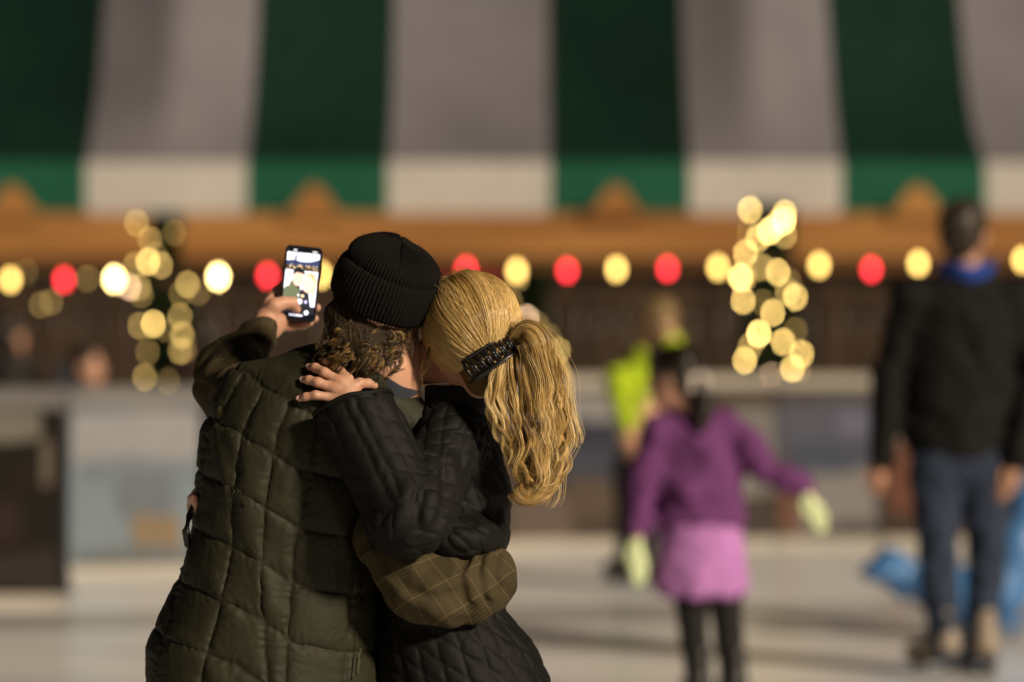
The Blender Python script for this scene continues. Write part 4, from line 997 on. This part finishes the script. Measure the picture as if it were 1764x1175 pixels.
b = MB(); b.tube([cl_pt(u, -17, .020) for u in np.linspace(-50, 56, 18)], np.interp(np.linspace(0, 1, 18), [0, .15, .85, 1], [.002, .004, .004, .003]), 10); b.build('rail', M_blackp, clip, True)
for i in range(7):
    u = -44 + 14.6 * i; b = MB(); pts = []
    for k in range(25):
        a_ = k / 24 * 2 * PI; pts.append(cl_pt(u + 5.2 * math.cos(a_) + 3 * math.sin(a_) * .5, 2 + 19 * math.sin(a_), .028 + .006 * math.cos(a_ * 2) - .008 * abs(math.sin(a_))))
    b.tube(pts, .0034, 8); b.build('claw', M_blackp, clip, True)

# ------------------------------------------------ the phone
ph = empty('phone', C(518, 489, phone_d), 'black phone in a raised hand, its lit screen showing a selfie of two people', 'phone')
pc = C(518, 488.5, phone_d); px_m = FPX / (Y0 + phone_d); pr_ = np.array([64, 0, -7.]) / math.hypot(64, 7); pu_ = np.array([-9., 0, 129]); pu_ = np.array([9., 0, 129]) / math.hypot(9, 129)
pu_ = pu_ - pr_ * (pu_ @ pr_); pu_ /= np.linalg.norm(pu_); pM = np.stack([pr_, np.cross(pu_, pr_), pu_])   # right, forward(away), up
PW, PH, PT = 64.5 / px_m, 129.5 / px_m, .008
def rrect(w, h, r, n=6, cx=0, cy=0):
    o = []
    for sx, sy, a0 in ((1, 1, 0), (-1, 1, 90), (-1, -1, 180), (1, -1, 270)):
        for k in range(n + 1): a = R(a0 + 90 * k / n); o.append((cx + sx * (w / 2 - r) + r * math.cos(a), cy + sy * (h / 2 - r) + r * math.sin(a)))
    return o
def slab(w, h, r, y0, y1, be):
    o = rrect(w, h, r); i_ = rrect(w - 2 * be, h - 2 * be, r - be); n = len(o); V = []
    for pts, y in ((i_, y0), (o, y0 + be), (o, y1 - be), (i_, y1)): V += [(x, y, z) for x, z in pts]
    F = [tuple(range(n)), tuple(range(4 * n - 1, 3 * n - 1, -1))]
    for r_ in range(3):
        for k in range(n): F.append((r_ * n + k, r_ * n + n + k, r_ * n + n + (k + 1) % n, r_ * n + (k + 1) % n))
    return np.array(V), F
v, f = slab(PW, PH, .011, -PT / 2, PT / 2, .0012); casep = mesh('case', toworld(v, pc, pM), f, mat('phone_case', (.01, .01, .011), .3), ph, False)
SW, SH = PW - .0085, PH - .0085
polys = []
def poly(pts, col): polys.append(([(x * SW / 2, z * SH / 2) for x, z in pts], col))
def disc(x, z, rx, rz, col, n=20): poly([(x + rx * math.cos(i / n * 2 * PI), z + rz * math.sin(i / n * 2 * PI)) for i in range(n)], col)
def box2(x0, z0, x1, z1, col): poly([(x0, z0), (x1, z0), (x1, z1), (x0, z1)], col)
polys.append((rrect(SW, SH, .008), (.004, .004, .006)))
box2(-.97, -.62, .97, .86, (.80, .84, 1.0))                                    # sky and ice
box2(-.97, .42, .97, .62, (.02, .025, .06)); poly([(-.97, .62), (-.5, .66), (0, .6), (.5, .64), (.97, .72), (.97, .4), (-.97, .4)], (.03, .04, .10))
box2(-.97, .36, .97, .50, (.05, .035, .02))
rs = random.Random(3)
for i in range(26): disc(-.93 + 1.86 * rs.random(), .40 + .12 * rs.random(), .03, .014, rs.choice([(1, .75, .35), (.9, .55, .2), (1, .9, .7)]), 8)
for (x0, z0, x1, z1, w) in ((-.42, .44, -.42, .72, .05), (-.42, .6, -.56, .88, .03), (-.42, .66, -.28, .88, .03), (-.42, .7, -.42, .88, .02)):
    poly([(x0 - w, z0), (x0 + w, z0), (x1 + w * .6, z1), (x1 - w * .6, z1)], (.03, .03, .06))
poly([(-.97, -.62), (-.97, -.18), (-.7, -.02), (-.45, .12), (-.1, .02), (.12, -.3), (.1, -.62)], (.10, .12, .07))         # olive vest
poly([(-.55, .12), (-.35, .0), (-.1, -.18), (.0, -.1), (-.15, .1), (-.4, .2)], (.015, .02, .02))
poly([(-.05, -.62), (.0, -.2), (.2, -.12), (.55, -.26), (.72, -.62)], (.02, .022, .03))                                   # dark jacket
disc(.54, .04, .42, .29, (.50, .33, .16)); poly([(.75, .2), (.95, .0), (.9, -.5), (.7, -.3)], (.7, .55, .35))
disc(-.16, .15, .34, .225, (.80, .48, .38)); disc(.42, .01, .33, .235, (.84, .52, .43))
poly([(-.54, .22), (-.48, .38), (-.2, .46), (.12, .40), (.26, .24), (.0, .29), (-.3, .30)], (.012, .012, .014))           # beanie
for x, z in ((-.22, .20), (-.0, .18), (.32, .08), (.54, .05)): disc(x, z, .04, .014, (.12, .06, .05), 10)
poly([(-.26, .07), (-.08, .03), (.04, .07), (-.08, .05)], (.35, .12, .1)); poly([(.30, -.06), (.44, -.1), (.58, -.07), (.44, -.075)], (.5, .15, .14))
box2(-.97, -.84, .97, -.62, (.015, .015, .02)); disc(.05, -.50, .16, .075, (.9, .9, .95)); disc(-.05, -.33, .09, .04, (.5, .5, .5)); disc(.2, -.34, .09, .04, (.8, .6, .35)); disc(.42, -.5, .09, .04, (.55, .5, .9))
disc(.52, -.80, .13, .06, (.9, .92, 1)); box2(-.5, -.915, .32, -.875, (.8, .82, .95)); box2(-.18, -.745, -.05, -.72, (.7, .7, .75)); box2(-.3, -.775, .1, -.765, (.35, .35, .4))
box2(-.62, .905, -.42, .94, (.7, .7, .75)); box2(.52, .90, .80, .93, (.7, .7, .75)); disc(-.72, -.06, .07, .035, (.8, .8, .8)); box2(-.97, .88, .97, .89, (.01, .01, .02))
V, F, Cc = [], [], []
for k, (pts, col) in enumerate(polys):
    b0 = len(V); V += [(x, -PT / 2 - .0004 - k * .000022, z) for x, z in pts]; F.append(tuple(range(b0, b0 + len(pts)))); Cc += [(*col, 1)] * len(pts)
M_scr = mat('lit_screen', (0, 0, 0), .15, emit=((1, 1, 1), 1.15), attr='color'); 
mesh('screen', toworld(np.array(V), pc, pM), F, M_scr, casep, False, attrs={'Col': np.array(Cc)})
b = MB(); b.box((-PW / 2 - .0012, -.0015, .02), (-PW / 2 + .001, .0015, .034)); b.box((PW / 2 - .001, -.0015, .015), (PW / 2 + .0012, .0015, .038)); mesh('side_button', toworld(np.array(b.v), pc, pM), b.f, M_blackp, casep, False)
# ================================================================== other people on the ice, blurred by distance
def cloth(name, c, r=.8): return mat(name, c, r, noise=(9, tuple(x * 1.3 for x in c), .6, (1, 1, 1)), bump=(40, .3, .006), spec=.12)
M_hairdk = hair_mat('dark_brown_hair', [(0, (.012, .007, .004)), (.5, (.03, .018, .010)), (1, (.07, .042, .022))], .4)
def hand_f(p, w, e, pal=.024, gl=1.0, curl=(0, 0, 0)):
    """open hand: w wrist, e fingertip direction point"""
    w, e = np.array(w, float), np.array(e, float); t = (e - w); L_ = np.linalg.norm(t); t /= L_; s = np.cross(t, (0, 1, 0)); s /= np.linalg.norm(s) + 1e-9; c = np.array(curl, float)
    d = chain(p, [w, w + t * L_ * .5], [pal * .95, pal * 1.15], .02)
    for i, l in enumerate((.9, 1.0, .95, .78)):
        b0 = w + t * L_ * .48 + s * (i - 1.5) * pal * .62; d = smin(d, chain(p, [b0, b0 + t * L_ * .28 * l + c * .4 + s * (i - 1.5) * .003, b0 + t * L_ * .52 * l + c], [.011 * gl, .0095 * gl, .008 * gl], .004), .005)
    return smin(d, chain(p, [w + t * L_ * .18 - s * pal * .8, w + t * L_ * .36 - s * pal * 1.7, w + t * L_ * .58 - s * pal * 1.9], [.013 * gl, .0115 * gl, .0095 * gl], .005), .008)
def hair_strands(f, o, M, s, n, length, name, m, parent, seed, sweep=(0, -.3, -1), fmin=None):
    """short strands laid over a hair cap"""
    r = np.random.default_rng(seed); v = parent.data.vertices; k = r.integers(0, len(v), n); org = parent_loc(parent)
    P = np.array([v[int(i)].co[:] for i in k]) + org; c = toworld((0, 0, .03), o, M, s); nr = P - c; nr /= np.linalg.norm(nr, axis=1, keepdims=True)
    dn = np.array(sweep) @ M; tg = dn - nr * (nr @ dn)[:, None]; tg /= np.linalg.norm(tg, axis=1, keepdims=True) + 1e-6
    t = np.linspace(0, 1, 6); pa = P[:, None] + (tg[:, None] * t[None, :, None] + nr[:, None] * (.12 * np.sin(t * 2.5))[None, :, None]) * (length * r.uniform(.6, 1.2, n))[:, None, None] + r.normal(0, .002, (n, 1, 3))
    return strands(pa, np.full(n, .0011), r.uniform(0, 1, n), name, m, parent)

def cap_hair(o, M, s, kind, name, m, parent, extra=None, h=.009):
    def f(p):
        q = toloc(p, o, M, s); d = ell(q, (0, -.018, .042), (.083, .104, .094))
        d = smin(d, ell(q, (0, -.06, -.03), (.062, .04, .055)), .03)
        fr = .062 if kind == 'short' else .055
        d = smax(d, (q[:, 1] - fr) * .8 + np.maximum(0, .06 - q[:, 2]) * .75, .01); d = smax(d, -.085 - q[:, 2], .01)
        if extra is not None: d = smin(d, extra(p) / s, .02)
        return (d - .002 * N_mid(p)) * s
    V, Q = sdf(f, np.array(o) - .45, np.array(o) + .3, h); return mesh(name, V, Q, m, parent)
# ---- child in purple
YG = 14.3; G = lambda px, py, d=0.0: W(px, py, YG + d)
girl = empty('person', (gx(1215, YG), YG, 0), 'child in a purple sweater and lilac skirt skating with arms out', 'person')
gM = frame((-.88, .42, -.14), (.06, .0, 1)); gO = G(1158, 652)
gl_ch = [G(1136, 738), G(1104, 845, -.03), G(1096, 925, -.06)]; gr_ch = [G(1258, 735), G(1318, 803, -.02), G(1388, 842, -.05)]
def gbody(p):
    d = head_d(toloc(p, gO, gM, .93)) * .93
    d = smin(d, chain(p, [toworld((0, -.02, -.05), gO, gM, .93), G(1190, 715, .01), G(1200, 760, .02)], [.045, .046, .06]), .03)
    d = smin(d, chain(p, [G(1200, 770, .02), G(1208, 900, .02), G(1215, 985, .02)], [.08, .075, .10], .04), .03)
    d = smin(d, chain(p, gl_ch, [.034, .030, .023]), .02); d = smin(d, chain(p, gr_ch, [.034, .030, .023]), .02)
    for x in (1186, 1246): d = smin(d, chain(p, [G(x, 990, .02), G(x + 10, 1105, .0), G(x + 16, 1180, .02)], [.065, .045, .036]), .02)
    d = np.minimum(d, hand_f(p, G(1096, 925, -.06), G(1100, 1000, -.06), .019)); return np.minimum(d, hand_f(p, G(1388, 842, -.05), G(1418, 905, -.05), .019))
V, Q = sdf(gbody, G(1050, 1215, -.25), G(1450, 580, .25), .008); mesh('body', V, Q, [M_skin, M_eye], girl, mi=eye_faces(V, Q, gO, gM, .93))
rows = [(G(0, y)[2], gx((l + r) / 2, YG), YG + .02, (r - l) / 2 / FPX * YG, b_) for y, l, r, b_ in [(915, 1137, 1280, .115), (885, 1126, 1284, .122), (850, 1128, 1278, .12), (780, 1126, 1276, .118), (738, 1122, 1270, .108), (712, 1148, 1238, .085), (700, 1165, 1222, .07)]]
sw_f = [([G(1225, 760, -.12), G(1262, 800, -.11), (G(1200, 850, -.12))],   .018, -.020), ([G(1140, 830, -.12), G(1190, 855, -.12), G(1250, 830, -.12)], .02, .018), ([G(1150, 880, -.12), G(1200, 870, -.12), G(1265, 890, -.12)], .018, -.016), ([G(1235, 760, -.11), G(1215, 810, -.13), G(1160, 870, -.12)], .02, .014)]
def sweater(p):
    d = loft(p, rows); d = smin(d, chain(p, gl_ch, [.062, .052, .044], .03), .03); d = smin(d, chain(p, gr_ch, [.062, .050, .043], .03), .03)
    for pts, w, a in sw_f: d = d - ridge(p, pts, w, a)
    return d - .010 * N_big(p) - .005 * N_mid(p)
M_purp = cloth('purple_knit', (.105, .032, .108)); M_lil = cloth('lilac_cloth', (.33, .14, .345)); M_glove = cloth('pale_green_knit', (.50, .56, .32)); M_legg = cloth('black_leggings', (.014, .013, .013))
V, Q = sdf(sweater, G(1060, 930, -.25), G(1410, 690, .25), .008, sub=0); mesh('sweater', V, Q, M_purp, girl)
rows2 = [(G(0, y)[2], gx((l + r) / 2, YG), YG + .02, (r - l) / 2 / FPX * YG, b_) for y, l, r, b_ in [(1027, 1128, 1288, .15), (1010, 1128, 1288, .15), (960, 1132, 1284, .14), (915, 1139, 1279, .122), (898, 1144, 1276, .115)]]
def skirt(p):
    a_ = np.arctan2(p[:, 1] - YG - .02, p[:, 0] - gx(1208, YG)); z0 = G(0, 905)[2]
    return loft(p, rows2) - .004 * np.sin(a_ * 7 + 1) * np.clip((z0 - p[:, 2]) / .2, 0, 1) - .004 * N_mid(p)
V, Q = sdf(skirt, G(1110, 1040, -.22), G(1305, 885, .25), .008); mesh('skirt', V, Q, M_lil, girl)
def legg(p):
    d = None
    for x in (1186, 1246): e = chain(p, [G(x, 985, .02), G(x + 10, 1105, .0), G(x + 16, 1190, .02)], [.072, .050, .041], .02); d = e if d is None else np.minimum(d, e)
    return d - .002 * N_mid(p)
V, Q = sdf(legg, G(1150, 1215, -.15), G(1300, 940, .15), .009); mesh('leggings', V, Q, M_legg, girl)
for w, e in ((G(1096, 918, -.06), G(1102, 1004, -.07)), (G(1384, 838, -.05), G(1418, 912, -.06))):
    f = lambda p: hand_f(p, w, e, .0205, 1.15, (0, -.02, 0)); V, Q = sdf(f, *bbox([w, e], .09), .006); mesh('glove', V, Q, M_glove, girl)
def gtail(p): return chain(p, [G(1188, 640, -.02), G(1205, 665, -.04), G(1212, 700, -.07), G(1208, 738, -.09)], [.035, .040, .042, .02], .02)
gh = cap_hair(gO, gM, .93, 'long', 'hair', M_hairdk, girl, gtail, .008)
gs = hair_strands(None, gO, gM, .93, 900, .06, 'hair_strand', M_hairdk, gh, 3)
q_ = [G(1203 + 16 * math.cos(a), 660 + 14 * math.sin(a), -.07 - .012 * math.cos(a * 2)) for a in np.linspace(0, 2 * PI, 17)]; m = MB(); m.tube(q_, .014, 8); m.build('scrunchie', cloth('cream_scrunchie', (.55, .48, .42)), girl, True)
q_ = [toworld((.088 * math.cos(a), .045 + .0 * a, .045 + .088 * math.sin(a)), gO, gM, .95) for a in np.linspace(-.3, PI + .3, 21)]; m = MB(); m.tube(q_, .012, 8); m.build('headband', M_legg, girl, True)
M_wboot = mat('white_skate_boot', (.55, .53, .5), .45)
for x in (1200, 1262): skate('skate', (gx(x, YG), YG + .01, 0), girl, (M_boot, M_sole, M_steel), -.3, .86)
# ---- man in a black jacket and jeans
YM = 15.5; H = lambda px, py, d=0.0: W(px, py, YM + d)
man2 = empty('person', (gx(1655, YM), YM, 0), 'man in a black jacket and dark jeans on skates with a blue collar', 'person')
mM = frame((.30, .95, .02), (.02, 0, 1)); mO = H(1660, 406)
ml, mr = [H(1572, 515), H(1534, 640, .02), H(1518, 790, -.02)], [H(1748, 515), H(1786, 640, .0), H(1752, 790, -.10)]
def mbody(p):
    d = head_d(toloc(p, mO, mM, 1.14)) * 1.14; d = smin(d, chain(p, [toworld((0, -.02, -.05), mO, mM), H(1660, 462), H(1658, 510, .02)], [.056, .06, .09]), .03)
    d = smin(d, chain(p, [H(1655, 520, .02), H(1655, 700, .02), H(1655, 790, .02)], [.12, .115, .13], .05), .03)
    for c in (ml, mr): d = smin(d, chain(p, c, [.05, .042, .03]), .02)
    for a in ([H(1612, 790), H(1612, 950), H(1628, 1110)], [H(1698, 790), H(1700, 950, .02), H(1690, 1110, .02)]): d = smin(d, chain(p, a, [.08, .058, .045]), .02)
    d = np.minimum(d, hand_f(p, ml[-1], H(1508, 852, -.03), .025, 1, (0, .04, 0))); return np.minimum(d, hand_f(p, mr[-1], H(1734, 862, -.12), .025, 1, (-.02, .04, 0)))
V, Q = sdf(mbody, H(1480, 1140, -.3), H(1830, 330, .3), .010); mesh('body', V, Q, [M_skin, M_eye], man2, mi=eye_faces(V, Q, mO, mM, 1.14))
rows3 = [(H(0, y)[2], gx((l + r) / 2, YM), YM + .02, (r - l) / 2 / FPX * YM, b_) for y, l, r, b_ in [(788, 1566, 1748, .145), (750, 1556, 1754, .14), (690, 1560, 1752, .14), (600, 1556, 1760, .145), (530, 1556, 1762, .14), (492, 1590, 1735, .11), (462, 1630, 1695, .08)]]
mf = [([H(1660, 520, -.14), H(1690, 600, -.14), H(1728, 690, -.13)], .018, .014), ([H(1580, 640, -.13), H(1640, 660, -.14), H(1700, 650, -.14)], .02, -.008)]
def jk(p):
    d = loft(p, rows3); d = smin(d, chain(p, [H(1660, 490), ml[0]], [.08, .085]), .03); d = smin(d, chain(p, [H(1660, 490), mr[0]], [.08, .085]), .03)
    for c in (ml, mr): d = smin(d, chain(p, c, [.082, .068, .055], .03), .03)
    for pts, w, a in mf: d = d - ridge(p, pts, w, a)
    return d - .006 * N_big(p) - .004 * N_mid(p)
M_hairbr = hair_mat('brown_hair', [(0, (.03, .018, .010)), (.5, (.075, .046, .024)), (1, (.14, .09, .05))], .5)
M_bj = cloth('black_jacket', (.0065, .006, .0055), .75); V, Q = sdf(jk, H(1480, 815, -.3), H(1840, 430, .3), .010); mj = mesh('jacket', V, Q, M_bj, man2)
V, F = band(H(1662, 478), upframe((.3, 1, 0), (0, -.1, 1)), .105, .095, .062, .018, .015, wob=.006); mesh('collar', V, F, cloth('blue_fleece', (.018, .05, .24)), man2)
def jeans(p):
    d = ell(p, H(1655, 800, .02), (.185, .135, .12))
    for a in ([H(1612, 800), H(1614, 950, -.01), H(1628, 1125)], [H(1698, 800), H(1700, 950, .01), H(1690, 1120, .02)]): d = smin(d, chain(p, a, [.112, .076, .066], .03), .03)
    return d - .005 * N_mid(p) - .004 * N_big(p)
V, Q = sdf(jeans, H(1540, 1150, -.25), H(1780, 740, .28), .010); mesh('jeans', V, Q, cloth('indigo_denim', (.022, .030, .05)), man2)
mh = cap_hair(mO, mM, 1.14, 'short', 'hair', M_hairbr, man2, None, .008); hair_strands(None, mO, mM, 1.14, 700, .03, 'hair_strand', M_hairbr, mh, 4)
M_tboot = mat('tan_skate_boot', (.24, .19, .14), .5)
skate('skate', (gx(1618, YM), YM, 0), man2, (M_tboot, M_sole, M_steel), -1.0); skate('skate', (gx(1690, YM), YM + .02, 0), man2, (M_tboot, M_sole, M_steel), -.5)
# ---- child in a yellow green vest farther off
YC = 19.6; K = lambda px, py, d=0.0: W(px, py, YC + d)
ch = empty('person', (gx(1100, YC), YC, 0), 'fair haired child in a bright yellow green jacket near the boards', 'person')
cM = frame((-.5, .85, -.05), (.0, 0, 1)); cO = K(1132, 558)
cl_, cr_ = [K(1078, 650), K(1062, 655, -.15), K(1078, 730, -.20)], [K(1140, 650), K(1176, 640, -.05), K(1158, 588, -.10)]
legs_c = ([K(1086, 800), K(1082, 900), K(1082, 970)], [K(1122, 800), K(1118, 900), K(1112, 970)])
def cbody(p):
    d = head_d(toloc(p, cO, cM)); d = smin(d, chain(p, [toworld((0, -.02, -.05), cO, cM), K(1112, 625), K(1108, 665)], [.048, .05, .08]), .03)
    d = smin(d, chain(p, [K(1106, 670), K(1104, 780)], [.1, .11]), .03)
    for c in (cl_, cr_): d = smin(d, chain(p, c, [.042, .036, .026]), .02)
    for c in legs_c: d = smin(d, chain(p, c, [.075, .05, .04]), .02)
    d = np.minimum(d, hand_f(p, cl_[-1], K(1086, 765, -.22), .02)); return np.minimum(d, hand_f(p, cr_[-1], K(1142, 560, -.11), .02))
V, Q = sdf(cbody, K(1030, 1000, -.35), K(1200, 500, .25), .011); mesh('body', V, Q, [M_skin, M_eye], ch, mi=eye_faces(V, Q, cO, cM))
rows4 = [(K(0, y)[2], gx((l + r) / 2, YC), YC + .01, (r - l) / 2 / FPX * YC, b_) for y, l, r, b_ in [(795, 1070, 1118, .10), (700, 1068, 1138, .115), (650, 1062, 1150, .115), (625, 1078, 1140, .09), (600, 1096, 1136, .065)]]
def cj(p):
    d = loft(p, rows4)
    for c in (cl_, cr_): d = smin(d, chain(p, c, [.062, .055, .045], .02), .03)
    return d - .006 * N_mid(p)
V, Q = sdf(cj, K(1030, 810, -.35), K(1200, 560, .25), .011); mesh('jacket', V, Q, cloth('yellow_green_shell', (.29, .38, .014), .6), ch)
def ct(p):
    d = None
    for c in legs_c: e = chain(p, c, [.092, .066, .056], .02); d = e if d is None else smin(d, e, .03)
    return d - .004 * N_mid(p)
V, Q = sdf(ct, K(1040, 1000, -.2), K(1170, 740, .2), .012); mesh('trousers', V, Q, M_legg, ch)
M_hairf = hair_mat('fair_hair', [(0, (.26, .17, .07)), (.5, (.45, .32, .15)), (1, (.62, .48, .25))]); hh = cap_hair(cO, cM, 1.0, 'short', 'hair', M_hairf, ch, None, .010); hair_strands(None, cO, cM, 1, 500, .04, 'hair_strand', M_hairf, hh, 5)
for x in (1082, 1112): skate('skate', (gx(x, YC), YC, 0), ch, (M_boot, M_sole, M_steel), -.9)
# ---- blue skating aid shaped like a seal
YS = 17.0; J = lambda px, py, d=0.0: W(px, py, YS + d)
aid = empty('skating_aid', (gx(1680, YS), YS, 0), 'blue plastic seal shaped skating aid behind the man in jeans', 'skating aid')
M_bluep = mat('blue_plastic', (.055, .16, .36), .35, noise=(3, (.045, .135, .31), .6, (1, 1, 1)))
def seal(p):
    d = chain(p, [J(1560, 992), J(1610, 1010), J(1665, 1030), J(1715, 1015), J(1748, 950), J(1772, 860), J(1796, 790)], [.07, .10, .125, .14, .12, .095, .10], .05)
    d = smin(d, chain(p, [J(1796, 790), J(1820, 796)], [.07, .045]), .03)
    d = smax(d, .035 - p[:, 2], .02); return d
V, Q = sdf(seal, J(1470, 1110, -.35), J(1860, 730, .35), .012); bd = mesh('body', V, Q, M_bluep, aid)
def flip(p):
    d = None
    for s in (-1, 1): e = ell(p, J(1520, 985, s * .09), (.105, .07, .045), frame((.85, 0, .1 * s), (0, 0, 1)) if False else None); d = e if d is None else smin(d, e, .03)
    d = smin(d, chain(p, [J(1484, 988, 0), J(1530, 975, 0), J(1570, 995, 0)], [.012, .075, .07], .03), .02); return smin(d, cap(p, J(1535, 990), J(1555, 1022), .06, .035), .03)
V, Q = sdf(flip, J(1465, 1060, -.3), J(1600, 920, .3), .010); mesh('tail_fin', V, Q, M_bluep, aid)
for s in (-1, 1):
    m = MB(); m.tube([J(1752, 880, s * .09), J(1740, 865, s * .15), J(1728, 850, s * .20), J(1716, 848, s * .22)], [.016, .016, .016, .018], 10); m.build('handle', M_blackp, aid, True)
    f = lambda p: ell(p, J(1720, 1075, s * .20), (.13, .10, .028)); V, Q = sdf(f, J(1650, 1099, s * .2 - .14), J(1780, 1050, s * .2 + .14), .012); mesh('flipper', V, Q, M_bluep, aid)
m = MB(); m.box((gx(1600, YS), YS - .12, .003), (gx(1760, YS), YS - .10, .06)); m.build('runner', M_steel, aid); m = MB(); m.box((gx(1600, YS), YS + .10, .003), (gx(1760, YS), YS + .12, .06)); m.build('runner', M_steel, aid)
# ---- people standing behind the boards at the left
def stand(px, top, Y, coat, hairm, fwd, label, s=.95, wide=1.0):
    x = gx(px, Y); H_ = EYE - (top - HY) / FPX * Y; o = empty('person', (x, Y, 0), label, 'person', 'people behind the boards'); u = H_ / 1.75; M = frame(fwd, (0, 0, 1)); ho = np.array([x, Y, H_ - .125 * s]); sh_ = H_ - .30 * u - .02
    hip = H_ * .50
    arms = [[np.array([x + k * .17 * u * wide, Y, sh_ - .05]), np.array([x + k * .23 * u * wide, Y + .02, sh_ - .33 * u]), np.array([x + k * .15 * u, Y - .16, sh_ - .45 * u])] for k in (-1, 1)]
    lg = [[np.array([x + k * .09 * u, Y, hip]), np.array([x + k * .10 * u, Y, hip * .52]), np.array([x + k * .10 * u, Y, .12])] for k in (-1, 1)]
    def f(p):
        d = head_d(toloc(p, ho, M, s)) * s; d = smin(d, chain(p, [ho - np.array([0, 0, .05]), np.array([x, Y, sh_ + .04])], [.05 * s, .05 * s]), .03)
        d = smin(d, chain(p, [np.array([x, Y, sh_ - .05]), np.array([x, Y, hip])], [.1 * u, .12 * u]), .03)
        for c in arms: d = smin(d, chain(p, c, [.045 * u, .038 * u, .028 * u]), .02); d = np.minimum(d, hand_f(p, c[-1], c[-1] + np.array([0, -.11, -.05]), .022 * u))
        for c in lg: d = smin(d, chain(p, c, [.075 * u, .055 * u, .04 * u]), .02)
        return d
    V, Q = sdf(f, (x - .4, Y - .4, .05), (x + .4, Y + .3, H_ + .06), .012); mesh('body', V, Q, [M_skin, M_eye], o, mi=eye_faces(V, Q, ho, M, s))
    def g(p):
        d = chain(p, [np.array([x, Y, sh_ - .06]), np.array([x, Y, hip + .1]), np.array([x, Y, hip - .08])], [.13 * u * wide, .15 * u, .16 * u], .05); d = smin(d, cap(p, np.array([x, Y, sh_ - .03]), np.array([x, Y, sh_ + .05]), .085 * u), .03)
        for c in arms: d = smin(d, chain(p, c[:2] + [c[2] + np.array([0, .02, 0])], [.07 * u, .06 * u, .045 * u]), .03)
        return smax(d, hip - .18 - p[:, 2], .01) - .006 * N_mid(p)
    V, Q = sdf(g, (x - .45, Y - .4, hip - .3), (x + .45, Y + .35, H_), .012); mesh('coat', V, Q, coat, o)
    def h(p): return np.minimum(chain(p, lg[0], [.09 * u, .07 * u, .055 * u]), chain(p, lg[1], [.09 * u, .07 * u, .055 * u])) - .003 * N_mid(p)
    V, Q = sdf(h, (x - .35, Y - .25, .0), (x + .35, Y + .25, hip + .15), .014); mesh('trousers', V, Q, M_legg, o)
    for k in (-1, 1):
        ft = np.array([x + k * .10 * u, Y, 0]); fd = np.array([M[1][0], M[1][1], 0]); fd /= np.linalg.norm(fd)
        f2 = lambda p: smax(chain(p, [ft + (0, 0, .12), ft - fd * .02 + (0, 0, .055), ft + fd * .14 * u + (0, 0, .045)], [.05, .048, .04], .02), .012 - p[:, 2], .006); V, Q = sdf(f2, ft + (-.22, -.22, 0), ft + (.22, .22, .2), .012); mesh('boot', V, Q, M_boot, o)
    cap_hair(ho, M, s, 'short', 'hair', hairm, o, None, .011)
    return o
stand(150, 598, 22.9, cloth('black_coat', (.014, .012, .012)), M_hairdk, (.95, -.2, 0), 'dark haired child in a black coat behind the boards just left of the lit tree')
stand(18, 548, 23.1, cloth('charcoal_coat', (.02, .017, .016)), M_hairdk, (.6, .8, 0), 'person in a charcoal coat behind the boards at the far left edge')
stand(345, 560, 23.2, cloth('dark_brown_coat', (.03, .018, .014)), M_hairdk, (-.5, .8, 0), 'person in a dark brown coat behind the boards just left of the raised arm')
